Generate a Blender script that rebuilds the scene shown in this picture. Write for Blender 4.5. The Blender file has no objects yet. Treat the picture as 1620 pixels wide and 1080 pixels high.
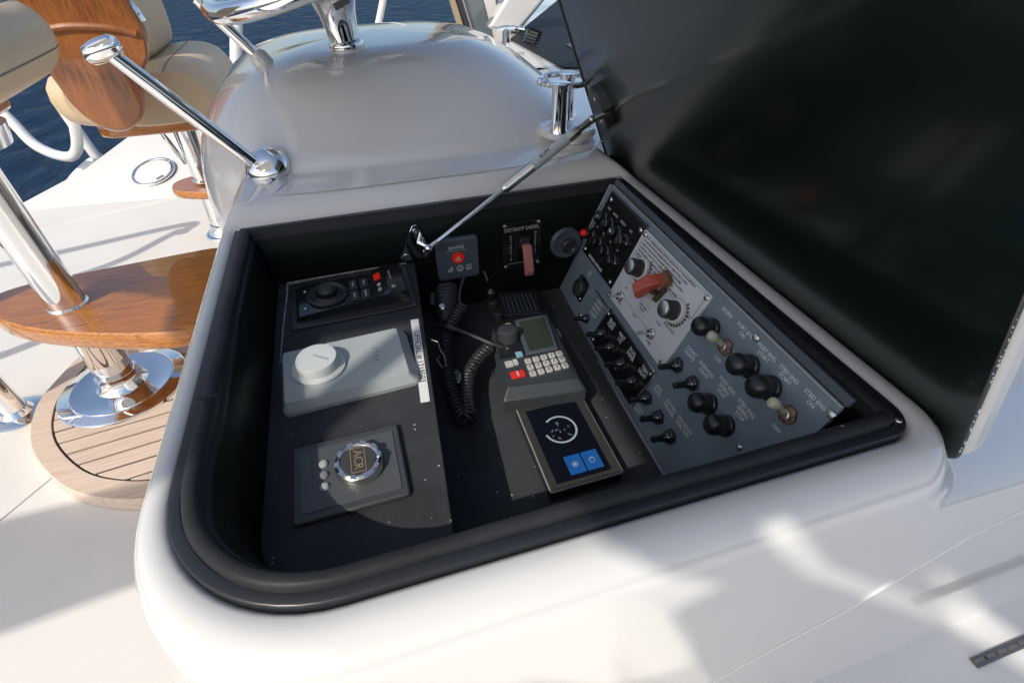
import bpy, bmesh, math, random
from mathutils import Matrix, Vector
random.seed(7)
sc = bpy.context.scene
COL = sc.collection
V = Vector
# ---------------------------------------------------------------- camera
cd = bpy.data.cameras.new('camera'); cam = bpy.data.objects.new('camera', cd); COL.objects.link(cam)
cd.sensor_fit = 'HORIZONTAL'; cd.sensor_width = 36.0; cd.lens = 803/1620*36
cd.clip_start = 0.02; cd.clip_end = 20000
RX = V((0.958, -0.288, -0.013)); RY = V((0.194, 0.612, 0.767)); RZ = V((-0.213, -0.737, 0.642))
RX.normalize(); RZ = (RZ - RX*RZ.dot(RX)).normalized(); RY = RZ.cross(RX)
cam.matrix_world = Matrix(((RX.x, RY.x, RZ.x, 0), (RX.y, RY.y, RZ.y, 0), (RX.z, RY.z, RZ.z, 0.40), (0, 0, 0, 1)))
sc.camera = cam
# ---------------------------------------------------------------- sky, sun, exposure
SUN = V((-0.80, -0.69, 1.0)).normalized()
w = bpy.data.worlds.new('World'); sc.world = w; w.use_nodes = True
nt = w.node_tree; bg = nt.nodes['Background']
sky = nt.nodes.new('ShaderNodeTexSky'); sky.sky_type = 'NISHITA'; sky.sun_disc = False
sky.sun_elevation = math.asin(SUN.z); sky.sun_rotation = math.atan2(SUN.x, SUN.y)
sky.air_density = 1.0; sky.dust_density = 2.5; sky.ozone_density = 1.0
nt.links.new(sky.outputs[0], bg.inputs[0]); bg.inputs[1].default_value = 0.15
sd = bpy.data.lights.new('sun', 'SUN'); sd.energy = 2.7; sd.angle = math.radians(0.53); sd.color = (1.0, 0.945, 0.85)
so = bpy.data.objects.new('sun', sd); COL.objects.link(so); so.rotation_euler = SUN.to_track_quat('Z', 'Y').to_euler(); so.location = SUN*30
sc.view_settings.view_transform = 'Standard'; sc.view_settings.look = 'None'
sc.view_settings.exposure = 0.17; sc.view_settings.gamma = 1.0; sc.view_settings.use_curve_mapping = False
sc.cycles.use_denoising = True
sc.cycles.max_bounces = 10; sc.cycles.glossy_bounces = 6; sc.cycles.diffuse_bounces = 5
sc.cycles.caustics_reflective = False; sc.cycles.caustics_refractive = False

# ---------------------------------------------------------------- materials
MATS = {}
def mat(name, col, rough=0.5, metal=0.0, coat=0.0, var=0.0, scale=8.0, bump=0.0, bscale=200.0, rvar=0.0, spec=0.5, coatr=0.05):
    if name in MATS: return MATS[name]
    m = bpy.data.materials.new(name); m.use_nodes = True
    n = m.node_tree.nodes; l = m.node_tree.links; b = n['Principled BSDF']
    b.inputs['Base Color'].default_value = (*col, 1); b.inputs['Roughness'].default_value = rough
    b.inputs['Metallic'].default_value = metal; b.inputs['Coat Weight'].default_value = coat
    b.inputs['Coat Roughness'].default_value = coatr; b.inputs['Specular IOR Level'].default_value = spec
    tc = n.new('ShaderNodeTexCoord')
    if var or rvar:
        t = n.new('ShaderNodeTexNoise'); t.inputs['Scale'].default_value = scale; t.inputs['Detail'].default_value = 6
        l.new(tc.outputs['Object'], t.inputs['Vector'])
        if var:
            r = n.new('ShaderNodeValToRGB'); e = r.color_ramp.elements
            e[0].position = .3; e[1].position = .7
            e[0].color = (*[max(0, c*(1-var)) for c in col], 1); e[1].color = (*[min(1, c*(1+var)) for c in col], 1)
            l.new(t.outputs['Fac'], r.inputs['Fac']); l.new(r.outputs['Color'], b.inputs['Base Color'])
        if rvar:
            mr = n.new('ShaderNodeMapRange'); mr.inputs['To Min'].default_value = max(0, rough-rvar); mr.inputs['To Max'].default_value = rough+rvar
            l.new(t.outputs['Fac'], mr.inputs['Value']); l.new(mr.outputs['Result'], b.inputs['Roughness'])
    if bump:
        t2 = n.new('ShaderNodeTexNoise'); t2.inputs['Scale'].default_value = bscale; t2.inputs['Detail'].default_value = 4
        l.new(tc.outputs['Object'], t2.inputs['Vector'])
        bp = n.new('ShaderNodeBump'); bp.inputs['Strength'].default_value = bump; bp.inputs['Distance'].default_value = 0.002
        l.new(t2.outputs['Fac'], bp.inputs['Height']); l.new(bp.outputs['Normal'], b.inputs['Normal'])
    MATS[name] = m
    return m

def dusty(name, col, rough, amount=0.5, dscale=900, smear=0.5):
    """dark plastic with scattered salt specks and a thin uneven film of dust"""
    m = mat(name, col, rough, spec=.15); n = m.node_tree.nodes; l = m.node_tree.links; b = n['Principled BSDF']
    tc = n.new('ShaderNodeTexCoord')
    vo = n.new('ShaderNodeTexVoronoi'); vo.inputs['Scale'].default_value = dscale*.12; l.new(tc.outputs['Object'], vo.inputs['Vector'])
    wn = n.new('ShaderNodeSeparateColor'); l.new(vo.outputs['Color'], wn.inputs['Color'])
    rad = n.new('ShaderNodeMapRange'); rad.inputs['From Min'].default_value = 1-amount*.35; rad.inputs['From Max'].default_value = 1.0
    rad.inputs['To Min'].default_value = 0.0; rad.inputs['To Max'].default_value = 0.16; l.new(wn.outputs['Red'], rad.inputs['Value'])
    lt = n.new('ShaderNodeMath'); lt.operation = 'LESS_THAN'; l.new(vo.outputs['Distance'], lt.inputs[0]); l.new(rad.outputs['Result'], lt.inputs[1])
    no = n.new('ShaderNodeTexNoise'); no.inputs['Scale'].default_value = 9; no.inputs['Detail'].default_value = 8; no.inputs['Roughness'].default_value = .7
    l.new(tc.outputs['Object'], no.inputs['Vector'])
    mr = n.new('ShaderNodeMapRange'); mr.inputs['From Min'].default_value = .35; mr.inputs['From Max'].default_value = .8
    mr.inputs['To Max'].default_value = smear; l.new(no.outputs['Fac'], mr.inputs['Value'])
    mx = n.new('ShaderNodeMix'); mx.data_type = 'RGBA'; mx.inputs[6].default_value = (*col, 1); mx.inputs[7].default_value = (*[c*2.0+.012 for c in col], 1)
    l.new(mr.outputs['Result'], mx.inputs[0])
    mx2 = n.new('ShaderNodeMix'); mx2.data_type = 'RGBA'; mx2.inputs[7].default_value = (.38, .37, .35, 1)
    l.new(lt.outputs[0], mx2.inputs[0]); l.new(mx.outputs[2], mx2.inputs[6]); l.new(mx2.outputs[2], b.inputs['Base Color'])
    t2 = n.new('ShaderNodeTexNoise'); t2.inputs['Scale'].default_value = 700; l.new(tc.outputs['Object'], t2.inputs['Vector'])
    bp = n.new('ShaderNodeBump'); bp.inputs['Strength'].default_value = .25; bp.inputs['Distance'].default_value = .001
    l.new(t2.outputs['Fac'], bp.inputs['Height']); l.new(bp.outputs['Normal'], b.inputs['Normal'])
    return m

def wood(name, dark, light, rough=0.3, coat=1.0, axis=(1.2, 14, 14), warp=1.5, fig=0.0):
    m = mat(name, light, rough, coat=coat, coatr=.03); n = m.node_tree.nodes; l = m.node_tree.links; b = n['Principled BSDF']
    tc = n.new('ShaderNodeTexCoord'); mp = n.new('ShaderNodeMapping'); mp.inputs['Scale'].default_value = axis
    l.new(tc.outputs['Object'], mp.inputs['Vector'])
    no = n.new('ShaderNodeTexNoise'); no.inputs['Scale'].default_value = 4; no.inputs['Detail'].default_value = 9; no.inputs['Roughness'].default_value = .62
    no.inputs['Distortion'].default_value = warp; l.new(mp.outputs['Vector'], no.inputs['Vector'])
    r = n.new('ShaderNodeValToRGB'); e = r.color_ramp.elements; e[0].position = .32; e[1].position = .68
    e[0].color = (*dark, 1); e[1].color = (*light, 1); e2 = r.color_ramp.elements.new(.48); e2.color = (*[(a*.35+c*.65) for a, c in zip(dark, light)], 1)
    src = no.outputs['Fac']
    if fig:
        wv = n.new('ShaderNodeTexWave'); wv.wave_type = 'RINGS'; wv.inputs['Scale'].default_value = fig; wv.inputs['Distortion'].default_value = 6
        wv.inputs['Detail'].default_value = 3; wv.inputs['Detail Scale'].default_value = 1.2; l.new(tc.outputs['Object'], wv.inputs['Vector'])
        ad = n.new('ShaderNodeMix'); ad.inputs[0].default_value = .18; l.new(no.outputs['Fac'], ad.inputs[2]); l.new(wv.outputs['Fac'], ad.inputs[3]); src = ad.outputs[0]
    l.new(src, r.inputs['Fac']); l.new(r.outputs['Color'], b.inputs['Base Color'])
    return m

gel = mat('gelcoat', (.745, .727, .69), .2, coat=1.0, var=.025, scale=3, coatr=.02, rvar=.05, bump=.015, bscale=14)
def specks(m, col, scale, amount, size):
    n = m.node_tree.nodes; l = m.node_tree.links; b = n['Principled BSDF']; tc = n.new('ShaderNodeTexCoord')
    vo = n.new('ShaderNodeTexVoronoi'); vo.inputs['Scale'].default_value = scale; l.new(tc.outputs['Object'], vo.inputs['Vector'])
    sp_ = n.new('ShaderNodeSeparateColor'); l.new(vo.outputs['Color'], sp_.inputs['Color'])
    rd_ = n.new('ShaderNodeMapRange'); rd_.inputs['From Min'].default_value = 1-amount; rd_.inputs['To Max'].default_value = size; l.new(sp_.outputs['Red'], rd_.inputs['Value'])
    lt_ = n.new('ShaderNodeMath'); lt_.operation = 'LESS_THAN'; l.new(vo.outputs['Distance'], lt_.inputs[0]); l.new(rd_.outputs['Result'], lt_.inputs[1])
    mx_ = n.new('ShaderNodeMix'); mx_.data_type = 'RGBA'; mx_.inputs[7].default_value = (*col, 1)
    old = b.inputs['Base Color'].links[0].from_socket if b.inputs['Base Color'].links else None
    if old: l.new(old, mx_.inputs[6])
    else: mx_.inputs[6].default_value = b.inputs['Base Color'].default_value
    l.new(lt_.outputs[0], mx_.inputs[0]); l.new(mx_.outputs[2], b.inputs['Base Color'])
specks(gel, (.34, .31, .27), 38, .10, .06)
deckm = mat('deck_paint', (.75, .725, .675), .5, var=.04, scale=4, bump=.12, bscale=400)
chrome = mat('chrome', (.86, .86, .86), .05, 1.0, rvar=.03, scale=30)
steel = mat('brushed_steel', (.66, .65, .63), .25, 1.0, rvar=.08, scale=60)
rubber = dusty('gasket_rubber', (.022, .023, .025), .42, .25, 500, .5)
rubber2 = mat('gasket_flange_rubber', (.016, .018, .022), .3)
liner_m = mat('black_liner', (.005, .008, .0065), .45, spec=.15, var=.2, scale=12, bump=.1, bscale=300)
ledge_m = dusty('dusty_black_laminate', (.034, .036, .039), .6, .9, 900, .7)
blackp = mat('black_plastic', (.030, .032, .034), .35, bump=.15, bscale=900)
blackg = mat('black_gloss_plastic', (.010, .011, .012), .15, coat=.5)
bluegrey = mat('slate_panel_plastic', (.145, .185, .22), .42, var=.12, scale=14, bump=.1, bscale=800)
navygrey = mat('slate_device_plastic', (.075, .092, .115), .38, bump=.1, bscale=800)
greyplate = mat('grey_aluminium_plate', (.56, .585, .59), .4, .1, var=.04, scale=30)
palegrey = mat('pale_grey_plastic', (.40, .435, .43), .45, bump=.06, bscale=700)
palegrey2 = mat('pale_knob_plastic', (.60, .63, .61), .4)
whitep = mat('white_print', (.62, .64, .64), .5)
faint = mat('faded_print', (.42, .43, .43), .5)
darkprint = mat('dark_print', (.04, .04, .045), .5)
redp = mat('red_plastic', (.42, .075, .05), .4)
redfade = mat('faded_red_plastic', (.42, .16, .14), .45)
redk = mat('red_key', (.75, .03, .02), .35)
lid_m = mat('lid_black_gelcoat', (.003, .0090, .006), .3, rvar=.05, scale=5, spec=.6, coat=.55, coatr=.13)
specks(lid_m, (.10, .11, .10), 22, .12, .035)
vinyl = mat('tan_vinyl', (.62, .48, .31), .42, var=.05, scale=10, bump=.35, bscale=350)
vinylseam = mat('vinyl_piping', (.20, .16, .11), .5)
teakv = wood('varnished_teak', (.19, .055, .008), (.56, .21, .030), .3, 1.0, (2.5, 48, 48), .7)
teakp = wood('varnished_teak_panel', (.13, .036, .008), (.38, .125, .026), .3, 1.0, (16, 2.2, 16), 1.1, fig=1.2)
teakr = wood('weathered_teak', (.55, .42, .33), (.72, .58, .47), .7, 0.0, (2, 30, 30), .6)
caulk = mat('black_caulk', (.02, .02, .02), .6)
paintpipe = mat('white_painted_pipe', (.74, .74, .73), .25, coat=.5)
glass_m = mat('smoked_glass', (.02, .03, .035), .3, spec=.3)
lcd = mat('grey_lcd', (.035, .045, .035), .2)
keym = mat('pale_rubber_key', (.55, .54, .50), .5)
chip = mat('chipped_gelcoat', (.70, .70, .68), .5, var=.25, scale=90)
tapem = mat('white_tape', (.80, .80, .77), .45)
gold = mat('brass_lettering', (.50, .36, .22), .35, .6)
rust = mat('rusty_nut', (.19, .115, .075), .6, .5, var=.6, scale=90)
bone = mat('bone_toggle', (.42, .40, .30), .35)
darkpan = mat('dark_navy_dash', (.010, .014, .018), .55, spec=.2)
def emit(name, col, s):
    m = mat(name, col, .25); b = m.node_tree.nodes['Principled BSDF']; b.inputs['Emission Color'].default_value = (*col, 1); b.inputs['Emission Strength'].default_value = s; return m
scr_blue = emit('screen_blue', (.01, .08, .27), .2)
scr_dark = emit('screen_navy', (.003, .004, .009), .05)
scr_white = emit('screen_white', (.30, .36, .40), .15)
led_red = emit('lit_red', (.85, .02, .01), .08)

# ---------------------------------------------------------------- mesh helpers
class MB:
    def __init__(s): s.v = []; s.f = []
    def add(s, vs, fs):
        o = len(s.v); s.v += [tuple(p) for p in vs]; s.f += [tuple(i+o for i in f) for f in fs]; return s
    def box(s, x0, x1, y0, y1, z0, z1):
        return s.add([(x0,y0,z0),(x1,y0,z0),(x1,y1,z0),(x0,y1,z0),(x0,y0,z1),(x1,y0,z1),(x1,y1,z1),(x0,y1,z1)],
                     [(3,2,1,0),(4,5,6,7),(0,1,5,4),(1,2,6,5),(2,3,7,6),(3,0,4,7)])
    def prism(s, poly, z0, z1):
        n = len(poly); f0 = z0 if callable(z0) else (lambda x, y: z0); f1 = z1 if callable(z1) else (lambda x, y: z1)
        vs = [(x, y, f0(x, y)) for x, y in poly]+[(x, y, f1(x, y)) for x, y in poly]
        return s.add(vs, [tuple(range(n-1, -1, -1)), tuple(range(n, 2*n))]+[(i, (i+1) % n, n+(i+1) % n, n+i) for i in range(n)])
    def lathe(s, prof, n=24, o=(0,0,0), ax=(0,0,1), cap=True):
        ax = V(ax).normalized(); q = ax.to_track_quat('Z', 'Y'); o = V(o); vs = []; fs = []
        for r, z in prof:
            for i in range(n):
                a = 2*math.pi*i/n; vs.append(o+q @ V((r*math.cos(a), r*math.sin(a), z)))
        for k in range(len(prof)-1):
            for i in range(n):
                j = (i+1) % n; fs.append((k*n+i, k*n+j, (k+1)*n+j, (k+1)*n+i))
        if cap: fs.append(tuple(range(n-1, -1, -1))); m = (len(prof)-1)*n; fs.append(tuple(range(m, m+n)))
        return s.add(vs, fs)
    def cyl(s, p0, p1, r0, r1=None, n=16):
        p0 = V(p0); p1 = V(p1); r1 = r0 if r1 is None else r1
        return s.lathe([(r0, 0), (r1, (p1-p0).length)], n, p0, p1-p0)
    def ball(s, c, r, n=14, m=8, sc_=(1,1,1)):
        vs = []; fs = []; c = V(c)
        for k in range(m+1):
            t = math.pi*k/m
            for i in range(n):
                a = 2*math.pi*i/n; vs.append(c+V((r*sc_[0]*math.sin(t)*math.cos(a), r*sc_[1]*math.sin(t)*math.sin(a), -r*sc_[2]*math.cos(t))))
        for k in range(m):
            for i in range(n):
                j = (i+1) % n; fs.append((k*n+i, k*n+j, (k+1)*n+j, (k+1)*n+i))
        return s.add(vs, fs)
    def tube(s, pts, r, n=10, closed=False):
        pts = [V(p) for p in pts]; N = len(pts); vs = []; fs = []; up = None
        for i, p in enumerate(pts):
            a = pts[(i-1) % N] if (closed or i > 0) else p; b = pts[(i+1) % N] if (closed or i < N-1) else p
            d = (b-a).normalized()
            if up is None: up = d.orthogonal().normalized()
            up = (up-d*up.dot(d)).normalized(); sd_ = d.cross(up); rr = r[i] if isinstance(r, (list, tuple)) else r
            for k in range(n):
                t = 2*math.pi*k/n; vs.append(p+up*rr*math.cos(t)+sd_*rr*math.sin(t))
        for i in range(N if closed else N-1):
            i2 = (i+1) % N
            for k in range(n):
                k2 = (k+1) % n; fs.append((i*n+k, i*n+k2, i2*n+k2, i2*n+k))
        if not closed: fs.append(tuple(range(n-1, -1, -1))); fs.append(tuple(range((N-1)*n, N*n)))
        return s.add(vs, fs)
    def torus(s, c, ax, R, r, n=40, k=10):
        q = V(ax).to_track_quat('Z', 'Y'); c = V(c)
        return s.tube([c+q @ V((R*math.cos(2*math.pi*i/n), R*math.sin(2*math.pi*i/n), 0)) for i in range(n)], r, k, True)
    def grid(s, rows, closed=False):
        m = len(rows[0]); n = len(rows); vs = [p for r in rows for p in r]; fs = []
        for i in range(n-1):
            for j in range(m if closed else m-1):
                j2 = (j+1) % m; fs.append((i*m+j, i*m+j2, (i+1)*m+j2, (i+1)*m+j))
        return s.add(vs, fs)
    def mesh(s, name, smooth=35):
        me = bpy.data.meshes.new(name); me.from_pydata(s.v, [], s.f); me.validate(); me.update()
        bm = bmesh.new(); bm.from_mesh(me); bmesh.ops.recalc_face_normals(bm, faces=bm.faces)
        bm.to_mesh(me); bm.free()
        if smooth:
            for p in me.polygons: p.use_smooth = True
            me.set_sharp_from_angle(angle=math.radians(smooth))
        return me

def bez(pts, n=12):
    """Catmull-Rom through points"""
    P = [V(p) for p in pts]; P = [P[0]*2-P[1]]+P+[P[-1]*2-P[-2]]; out = []
    for i in range(1, len(P)-2):
        a, b, c, d = P[i-1:i+3]
        for k in range(n):
            t = k/n; out.append(.5*((2*b)+(c-a)*t+(2*a-5*b+4*c-d)*t*t+(3*b-a-3*c+d)*t**3))
    out.append(P[-2]); return out

def obj(name, mb, m, parent=None, bevel=0, seg=2, smooth=35, loc=None, rot=None):
    me = mb if isinstance(mb, bpy.types.Mesh) else mb.mesh(name, smooth)
    if not me.materials: me.materials.append(m)
    o = bpy.data.objects.new(name, me); COL.objects.link(o); o.parent = parent
    if loc is not None: o.location = loc
    if rot is not None: o.rotation_euler = rot
    if bevel:
        b = o.modifiers.new('bevel', 'BEVEL'); b.width = bevel; b.segments = seg; b.limit_method = 'ANGLE'; b.angle_limit = math.radians(40)
    return o
def tag(o, label, cat, group=None):
    o['label'] = label; o['category'] = cat
    if group: o['group'] = group
    return o
def thing(name, label, cat, M=None, group=None):
    o = bpy.data.objects.new(name, None); COL.objects.link(o); o.empty_display_size = .03
    if M is not None: o.matrix_world = M if isinstance(M, Matrix) else Matrix.Translation(M)
    return tag(o, label, cat, group)
def struct(o): o['kind'] = 'structure'; return o
def frame(o, x, y):
    o = V(o); x = V(x).normalized(); y = V(y); y = (y-x*y.dot(x)).normalized(); z = x.cross(y)
    return Matrix(((x.x, y.x, z.x, o.x), (x.y, y.y, z.y, o.y), (x.z, y.z, z.z, o.z), (0, 0, 0, 1)))
def text(s, size, parent, loc, m, rz=0, name='lettering', align='CENTER', depth=.0002, space=1.0, line=1.0, sx=1.0, shear=0):
    c = bpy.data.curves.new(name, 'FONT'); c.body = s; c.size = size; c.align_x = align; c.align_y = 'CENTER'
    c.extrude = depth; c.resolution_u = 2; c.space_character = space; c.space_line = line; c.shear = shear
    t = bpy.data.objects.new(name, c); COL.objects.link(t)
    me = bpy.data.meshes.new_from_object(t); bpy.data.objects.remove(t); bpy.data.curves.remove(c)
    me.materials.clear(); me.materials.append(m)
    o = bpy.data.objects.new(name, me); COL.objects.link(o); o.parent = parent; o.location = loc; o.rotation_euler = (0, 0, rz); o.scale = (sx, 1, 1)
    return o
def rrect(x0, x1, y0, y1, r, n=6):
    rs = r if isinstance(r, (list, tuple)) else [r]*4; out = []
    for (cx, cy, a0), rr in zip(((x0, y0, 180), (x1, y0, 270), (x1, y1, 0), (x0, y1, 90)), rs):
        sx = 1 if cx == x0 else -1; sy = 1 if cy == y0 else -1
        for k in range(n+1):
            a = math.radians(a0+90*k/n); out.append((cx+sx*rr+rr*math.cos(a), cy+sy*rr+rr*math.sin(a)))
    return out
def screw_mesh():
    mb = MB(); mb.lathe([(.0040, 0), (.0040, .0008), (.0032, .0018), (.0012, .0022)], 14)
    return mb
SCREW = screw_mesh().mesh('screw'); SCREW.materials.append(steel)
SLOT = MB().box(-.0024, .0024, -.0005, .0005, .0019, .0024).box(-.0005, .0005, -.0024, -.0006, .0019, .0024).box(-.0005, .0005, .0006, .0024, .0019, .0024).mesh('screw_slot'); SLOT.materials.append(darkprint)
def screw(parent, x, y, z=0, s=1.0, rz=None):
    o = obj('screw', SCREW, steel, parent, loc=(x, y, z)); o.scale = (s, s, s)
    o.rotation_euler = (0, 0, random.uniform(0, 3) if rz is None else rz)
    return o

# ================================================================ SETTING
DZ = -.79
# sea
m = mat('sea_water', (.004, .024, .060), .10, spec=.07); n = m.node_tree.nodes; l = m.node_tree.links
tc = n.new('ShaderNodeTexCoord'); mp = n.new('ShaderNodeMapping'); mp.inputs['Scale'].default_value = (1, .7, 1); mp.inputs['Rotation'].default_value = (0, 0, .5)
l.new(tc.outputs['Object'], mp.inputs['Vector'])
a1 = n.new('ShaderNodeTexNoise'); a1.inputs['Scale'].default_value = 1.1; a1.inputs['Detail'].default_value = 8; a1.inputs['Roughness'].default_value = .62; a1.inputs['Distortion'].default_value = .5
a2 = n.new('ShaderNodeTexNoise'); a2.inputs['Scale'].default_value = .25; a2.inputs['Detail'].default_value = 3
l.new(mp.outputs['Vector'], a1.inputs['Vector']); l.new(mp.outputs['Vector'], a2.inputs['Vector'])
ma = n.new('ShaderNodeMath'); ma.operation = 'MULTIPLY_ADD'; ma.inputs[1].default_value = 1.5
l.new(a2.outputs['Fac'], ma.inputs[0]); l.new(a1.outputs['Fac'], ma.inputs[2])
bp = n.new('ShaderNodeBump'); bp.inputs['Strength'].default_value = 1.0; bp.inputs['Distance'].default_value = .6
l.new(ma.outputs[0], bp.inputs['Height'])
df = n.new('ShaderNodeBsdfDiffuse'); df.inputs['Color'].default_value = (.004, .030, .078, 1); gs = n.new('ShaderNodeBsdfGlossy'); gs.inputs['Roughness'].default_value = .07; gs.inputs['Color'].default_value = (.75, .85, 1, 1)
lw_ = n.new('ShaderNodeLayerWeight'); lw_.inputs['Blend'].default_value = .12; mf = n.new('ShaderNodeMath'); mf.operation = 'MULTIPLY'; mf.inputs[1].default_value = .85
mxs = n.new('ShaderNodeMixShader'); l.new(lw_.outputs['Fresnel'], mf.inputs[0]); l.new(mf.outputs[0], mxs.inputs[0]); l.new(df.outputs[0], mxs.inputs[1]); l.new(gs.outputs[0], mxs.inputs[2])
for nd in (gs, lw_, df): l.new(bp.outputs['Normal'], nd.inputs['Normal'])
l.new(mxs.outputs[0], n['Material Output'].inputs['Surface'])
sea = MB(); S_ = 6000; sea.add([(-S_,-S_,-5), (S_,-S_,-5), (S_,S_,-5), (-S_,S_,-5)], [(0,1,2,3)])
struct(obj('sea', sea, m))
# deck
dp = [(-4.6,-3.4), (-3.7,-1.2), (-2.75,1.1), (-2.25,2.35), (-1.914,3.206), (-1.85,3.30), (-1.4,3.34), (-.3,3.36), (4,3.4), (4,-3.4)]
deck = obj('deck', MB().prism(dp, DZ-.25, DZ), deckm, bevel=.03, seg=3); struct(deck)
# faint raised moulding line that crosses the deck
obj('deck_moulding', MB().tube([(-1.95,2.75,DZ-.006), (-1.45,3.02,DZ-.006), (-.85,3.2,DZ-.006), (.2,3.35,DZ-.006)], .012, 8), deckm, deck)
obj('deck_seam', MB().box(-.0015, .0015, -1.2, 0, 0, .0008), mat('seam_grey', (.35,.36,.38), .7), deck, loc=(-.94,1.28,DZ+.0006), rot=(0,0,-.62))
cw = MB().grid([[(-1.93,3.165,DZ-.004), (-1.70,3.214,DZ), (-1.35,3.175,DZ+.001), (-1.009,3.131,DZ+.001), (-.4,3.08,DZ+.001), (1,3.05,DZ+.001)], [(-1.935,3.18,DZ-.004), (-1.60,3.555,-.722), (-1.332,3.79,-.602), (-.887,3.97,-.502), (-.35,4.12,-.45), (1,4.2,-.43)], [(-1.95,3.19,DZ-.03), (-1.615,3.58,-.74), (-1.345,3.82,-.62), (-.90,4.0,-.52), (-.36,4.15,-.47), (1,4.25,-.45)], [(-1.96,3.2,-1.6), (-1.63,3.6,-1.6), (-1.36,3.84,-1.6), (-.91,4.02,-1.6), (-.37,4.17,-1.6), (1,4.27,-1.6)]])
struct(obj('side_coaming', cw, deckm, smooth=50))
# hardtop overhead (out of frame; outline and wing shaped to shade the helm, seen in the gloss of the pod)
HT = 1.35
ht = MB()
ht.prism([(-1.10,-.335), (-.95,-.335), (-.95,-.745), (-.932,-.765), (-.93,-.772), (.15,-.772), (.15,.80), (-1.9,.80), (-2.30,.70), (-2.36,.38), (-2.02,.20), (-2.0,-.32), (-1.28,-.335)], HT, HT+.012)
ht.prism([(-.93,-.772), (-.828,-.772), (-.832,-.817), (-.830,-.864), (-.810,-.905), (-.784,-.965), (-.756,-1.045), (-.714,-1.122), (-.672,-1.19), (-1.50,-1.19), (-1.56,-.875), (-1.36,-.868), (-1.20,-.885), (-1.12,-.872), (-1.10,-.93), (-1.02,-.95), (-.985,-.90), (-.96,-.845), (-.885,-.829), (-.92,-.793)], HT, HT+.012)  # notches and curved slot added to let light streaks onto the side wall
ht.prism([(-.790,-.772), (.15,-.772), (.15,-1.19), (-.612,-1.19), (-.650,-1.085), (-.715,-.98), (-.768,-.904), (-.792,-.852), (-.790,-.816)], HT, HT+.012)
ht.prism([(-1.50,-1.19), (.15,-1.19), (.15,-1.7), (-1.40,-1.7)], HT, HT+.012)
HSH = V((-.80, -.69, 1.0))*.15   # the roof stands 2.3 m above the deck
struct(obj('hardtop', ht, gel, loc=HSH))
struct(obj('hardtop_wing', MB().prism([(-3.6,-.84), (-1.285,-.56), (-1.285,-.340), (-1.99,-.318), (-2.0,-.39), (-2.4,-.40), (-3.6,-.44)], HT, HT+.02), gel, loc=HSH))
struct(obj('hardtop_brace', MB().tube([(-1.36,-.575,HT+.03), (-.96,-.245,HT+.03)], .024, 12), paintpipe, loc=HSH))

# ================================================================ CONSOLE
con = thing('helm_console', 'white moulded helm console with open instrument locker and domed wheel pod', 'console', V((.1,.6,DZ)))
CO = V((.1,.6,DZ))
X0, X1, Y0, Y1 = -.228, .483, .200, .875
RADS = (.150, .035, .022, .014)   # front-left, front-right, back-right, back-left
def path(dl, dr, df, db, nc=14, ns=22):
    x0, x1, y0, y1 = X0-dl, X1+dr, Y0-df, Y1+db
    adj = (min(dl, df), min(dr, df), min(dr, db), min(dl, db)); pts = []; nor = []
    rr = [max(.003, r+min(a, .25)) for r, a in zip(RADS, adj)]
    cs = [(x0+rr[0], y0+rr[0], 180), (x1-rr[1], y0+rr[1], 270), (x1-rr[2], y1-rr[2], 0), (x0+rr[3], y1-rr[3], 90)]
    arcs = []
    for (cx, cy, a0), r in zip(cs, rr):
        arcs.append([((cx+r*math.cos(math.radians(a0+90*k/nc)), cy+r*math.sin(math.radians(a0+90*k/nc))), (math.cos(math.radians(a0+90*k/nc)), math.sin(math.radians(a0+90*k/nc)))) for k in range(nc+1)])
    for i in range(4):
        for p, q in arcs[i]: pts.append(p); nor.append(q)
        a, na = arcs[i][-1]; b, nb = arcs[(i+1) % 4][0]
        for k in range(1, ns):
            t = k/ns; pts.append((a[0]+(b[0]-a[0])*t, a[1]+(b[1]-a[1])*t)); nor.append(na)
    return pts, nor
def ring(d, z):
    if not isinstance(d, tuple): d = (d,)*4
    if not isinstance(z, tuple): z = (z,)*4
    P, N = path(*d); out = []
    for (x, y), (nx, ny) in zip(P, N):
        zx = z[0] if nx < 0 else z[1]; zy = z[2] if ny < 0 else z[3]
        out.append(V((x, y, zx*nx*nx+zy*ny*ny))-CO)
    return out
shell = MB().grid([ring(-.004, -.012), ring(0, -.003), ring(.006, .002), ring((.016,.024,.022,.022), (.002,.002,.002,.015)), ring((.022,.030,.034,.034), (-.002,-.002,-.003,.025)),
    ring((.026,.034,.044,.050), (-.010,-.014,-.014,.029)), ring((.030,.039,.050,.15), (-.03,-.042,-.031,.030)), ring((.0315,.075,.0540,.3), (-.055,-.056,-.052,.030)), ring((.033,.6,.058,.31), (-.08,-.060,-.080,.028)), ring((.035,1.0,.072,.4), (-.2,-.08,-.2,.02)),
    ring((.04,1.1,.092,.42), (-.45,-.3,-.42,-.3)), ring((.05,1.1,.12,.42), -.785)], True)
obj('shell', shell, gel, con, smooth=60)
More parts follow.
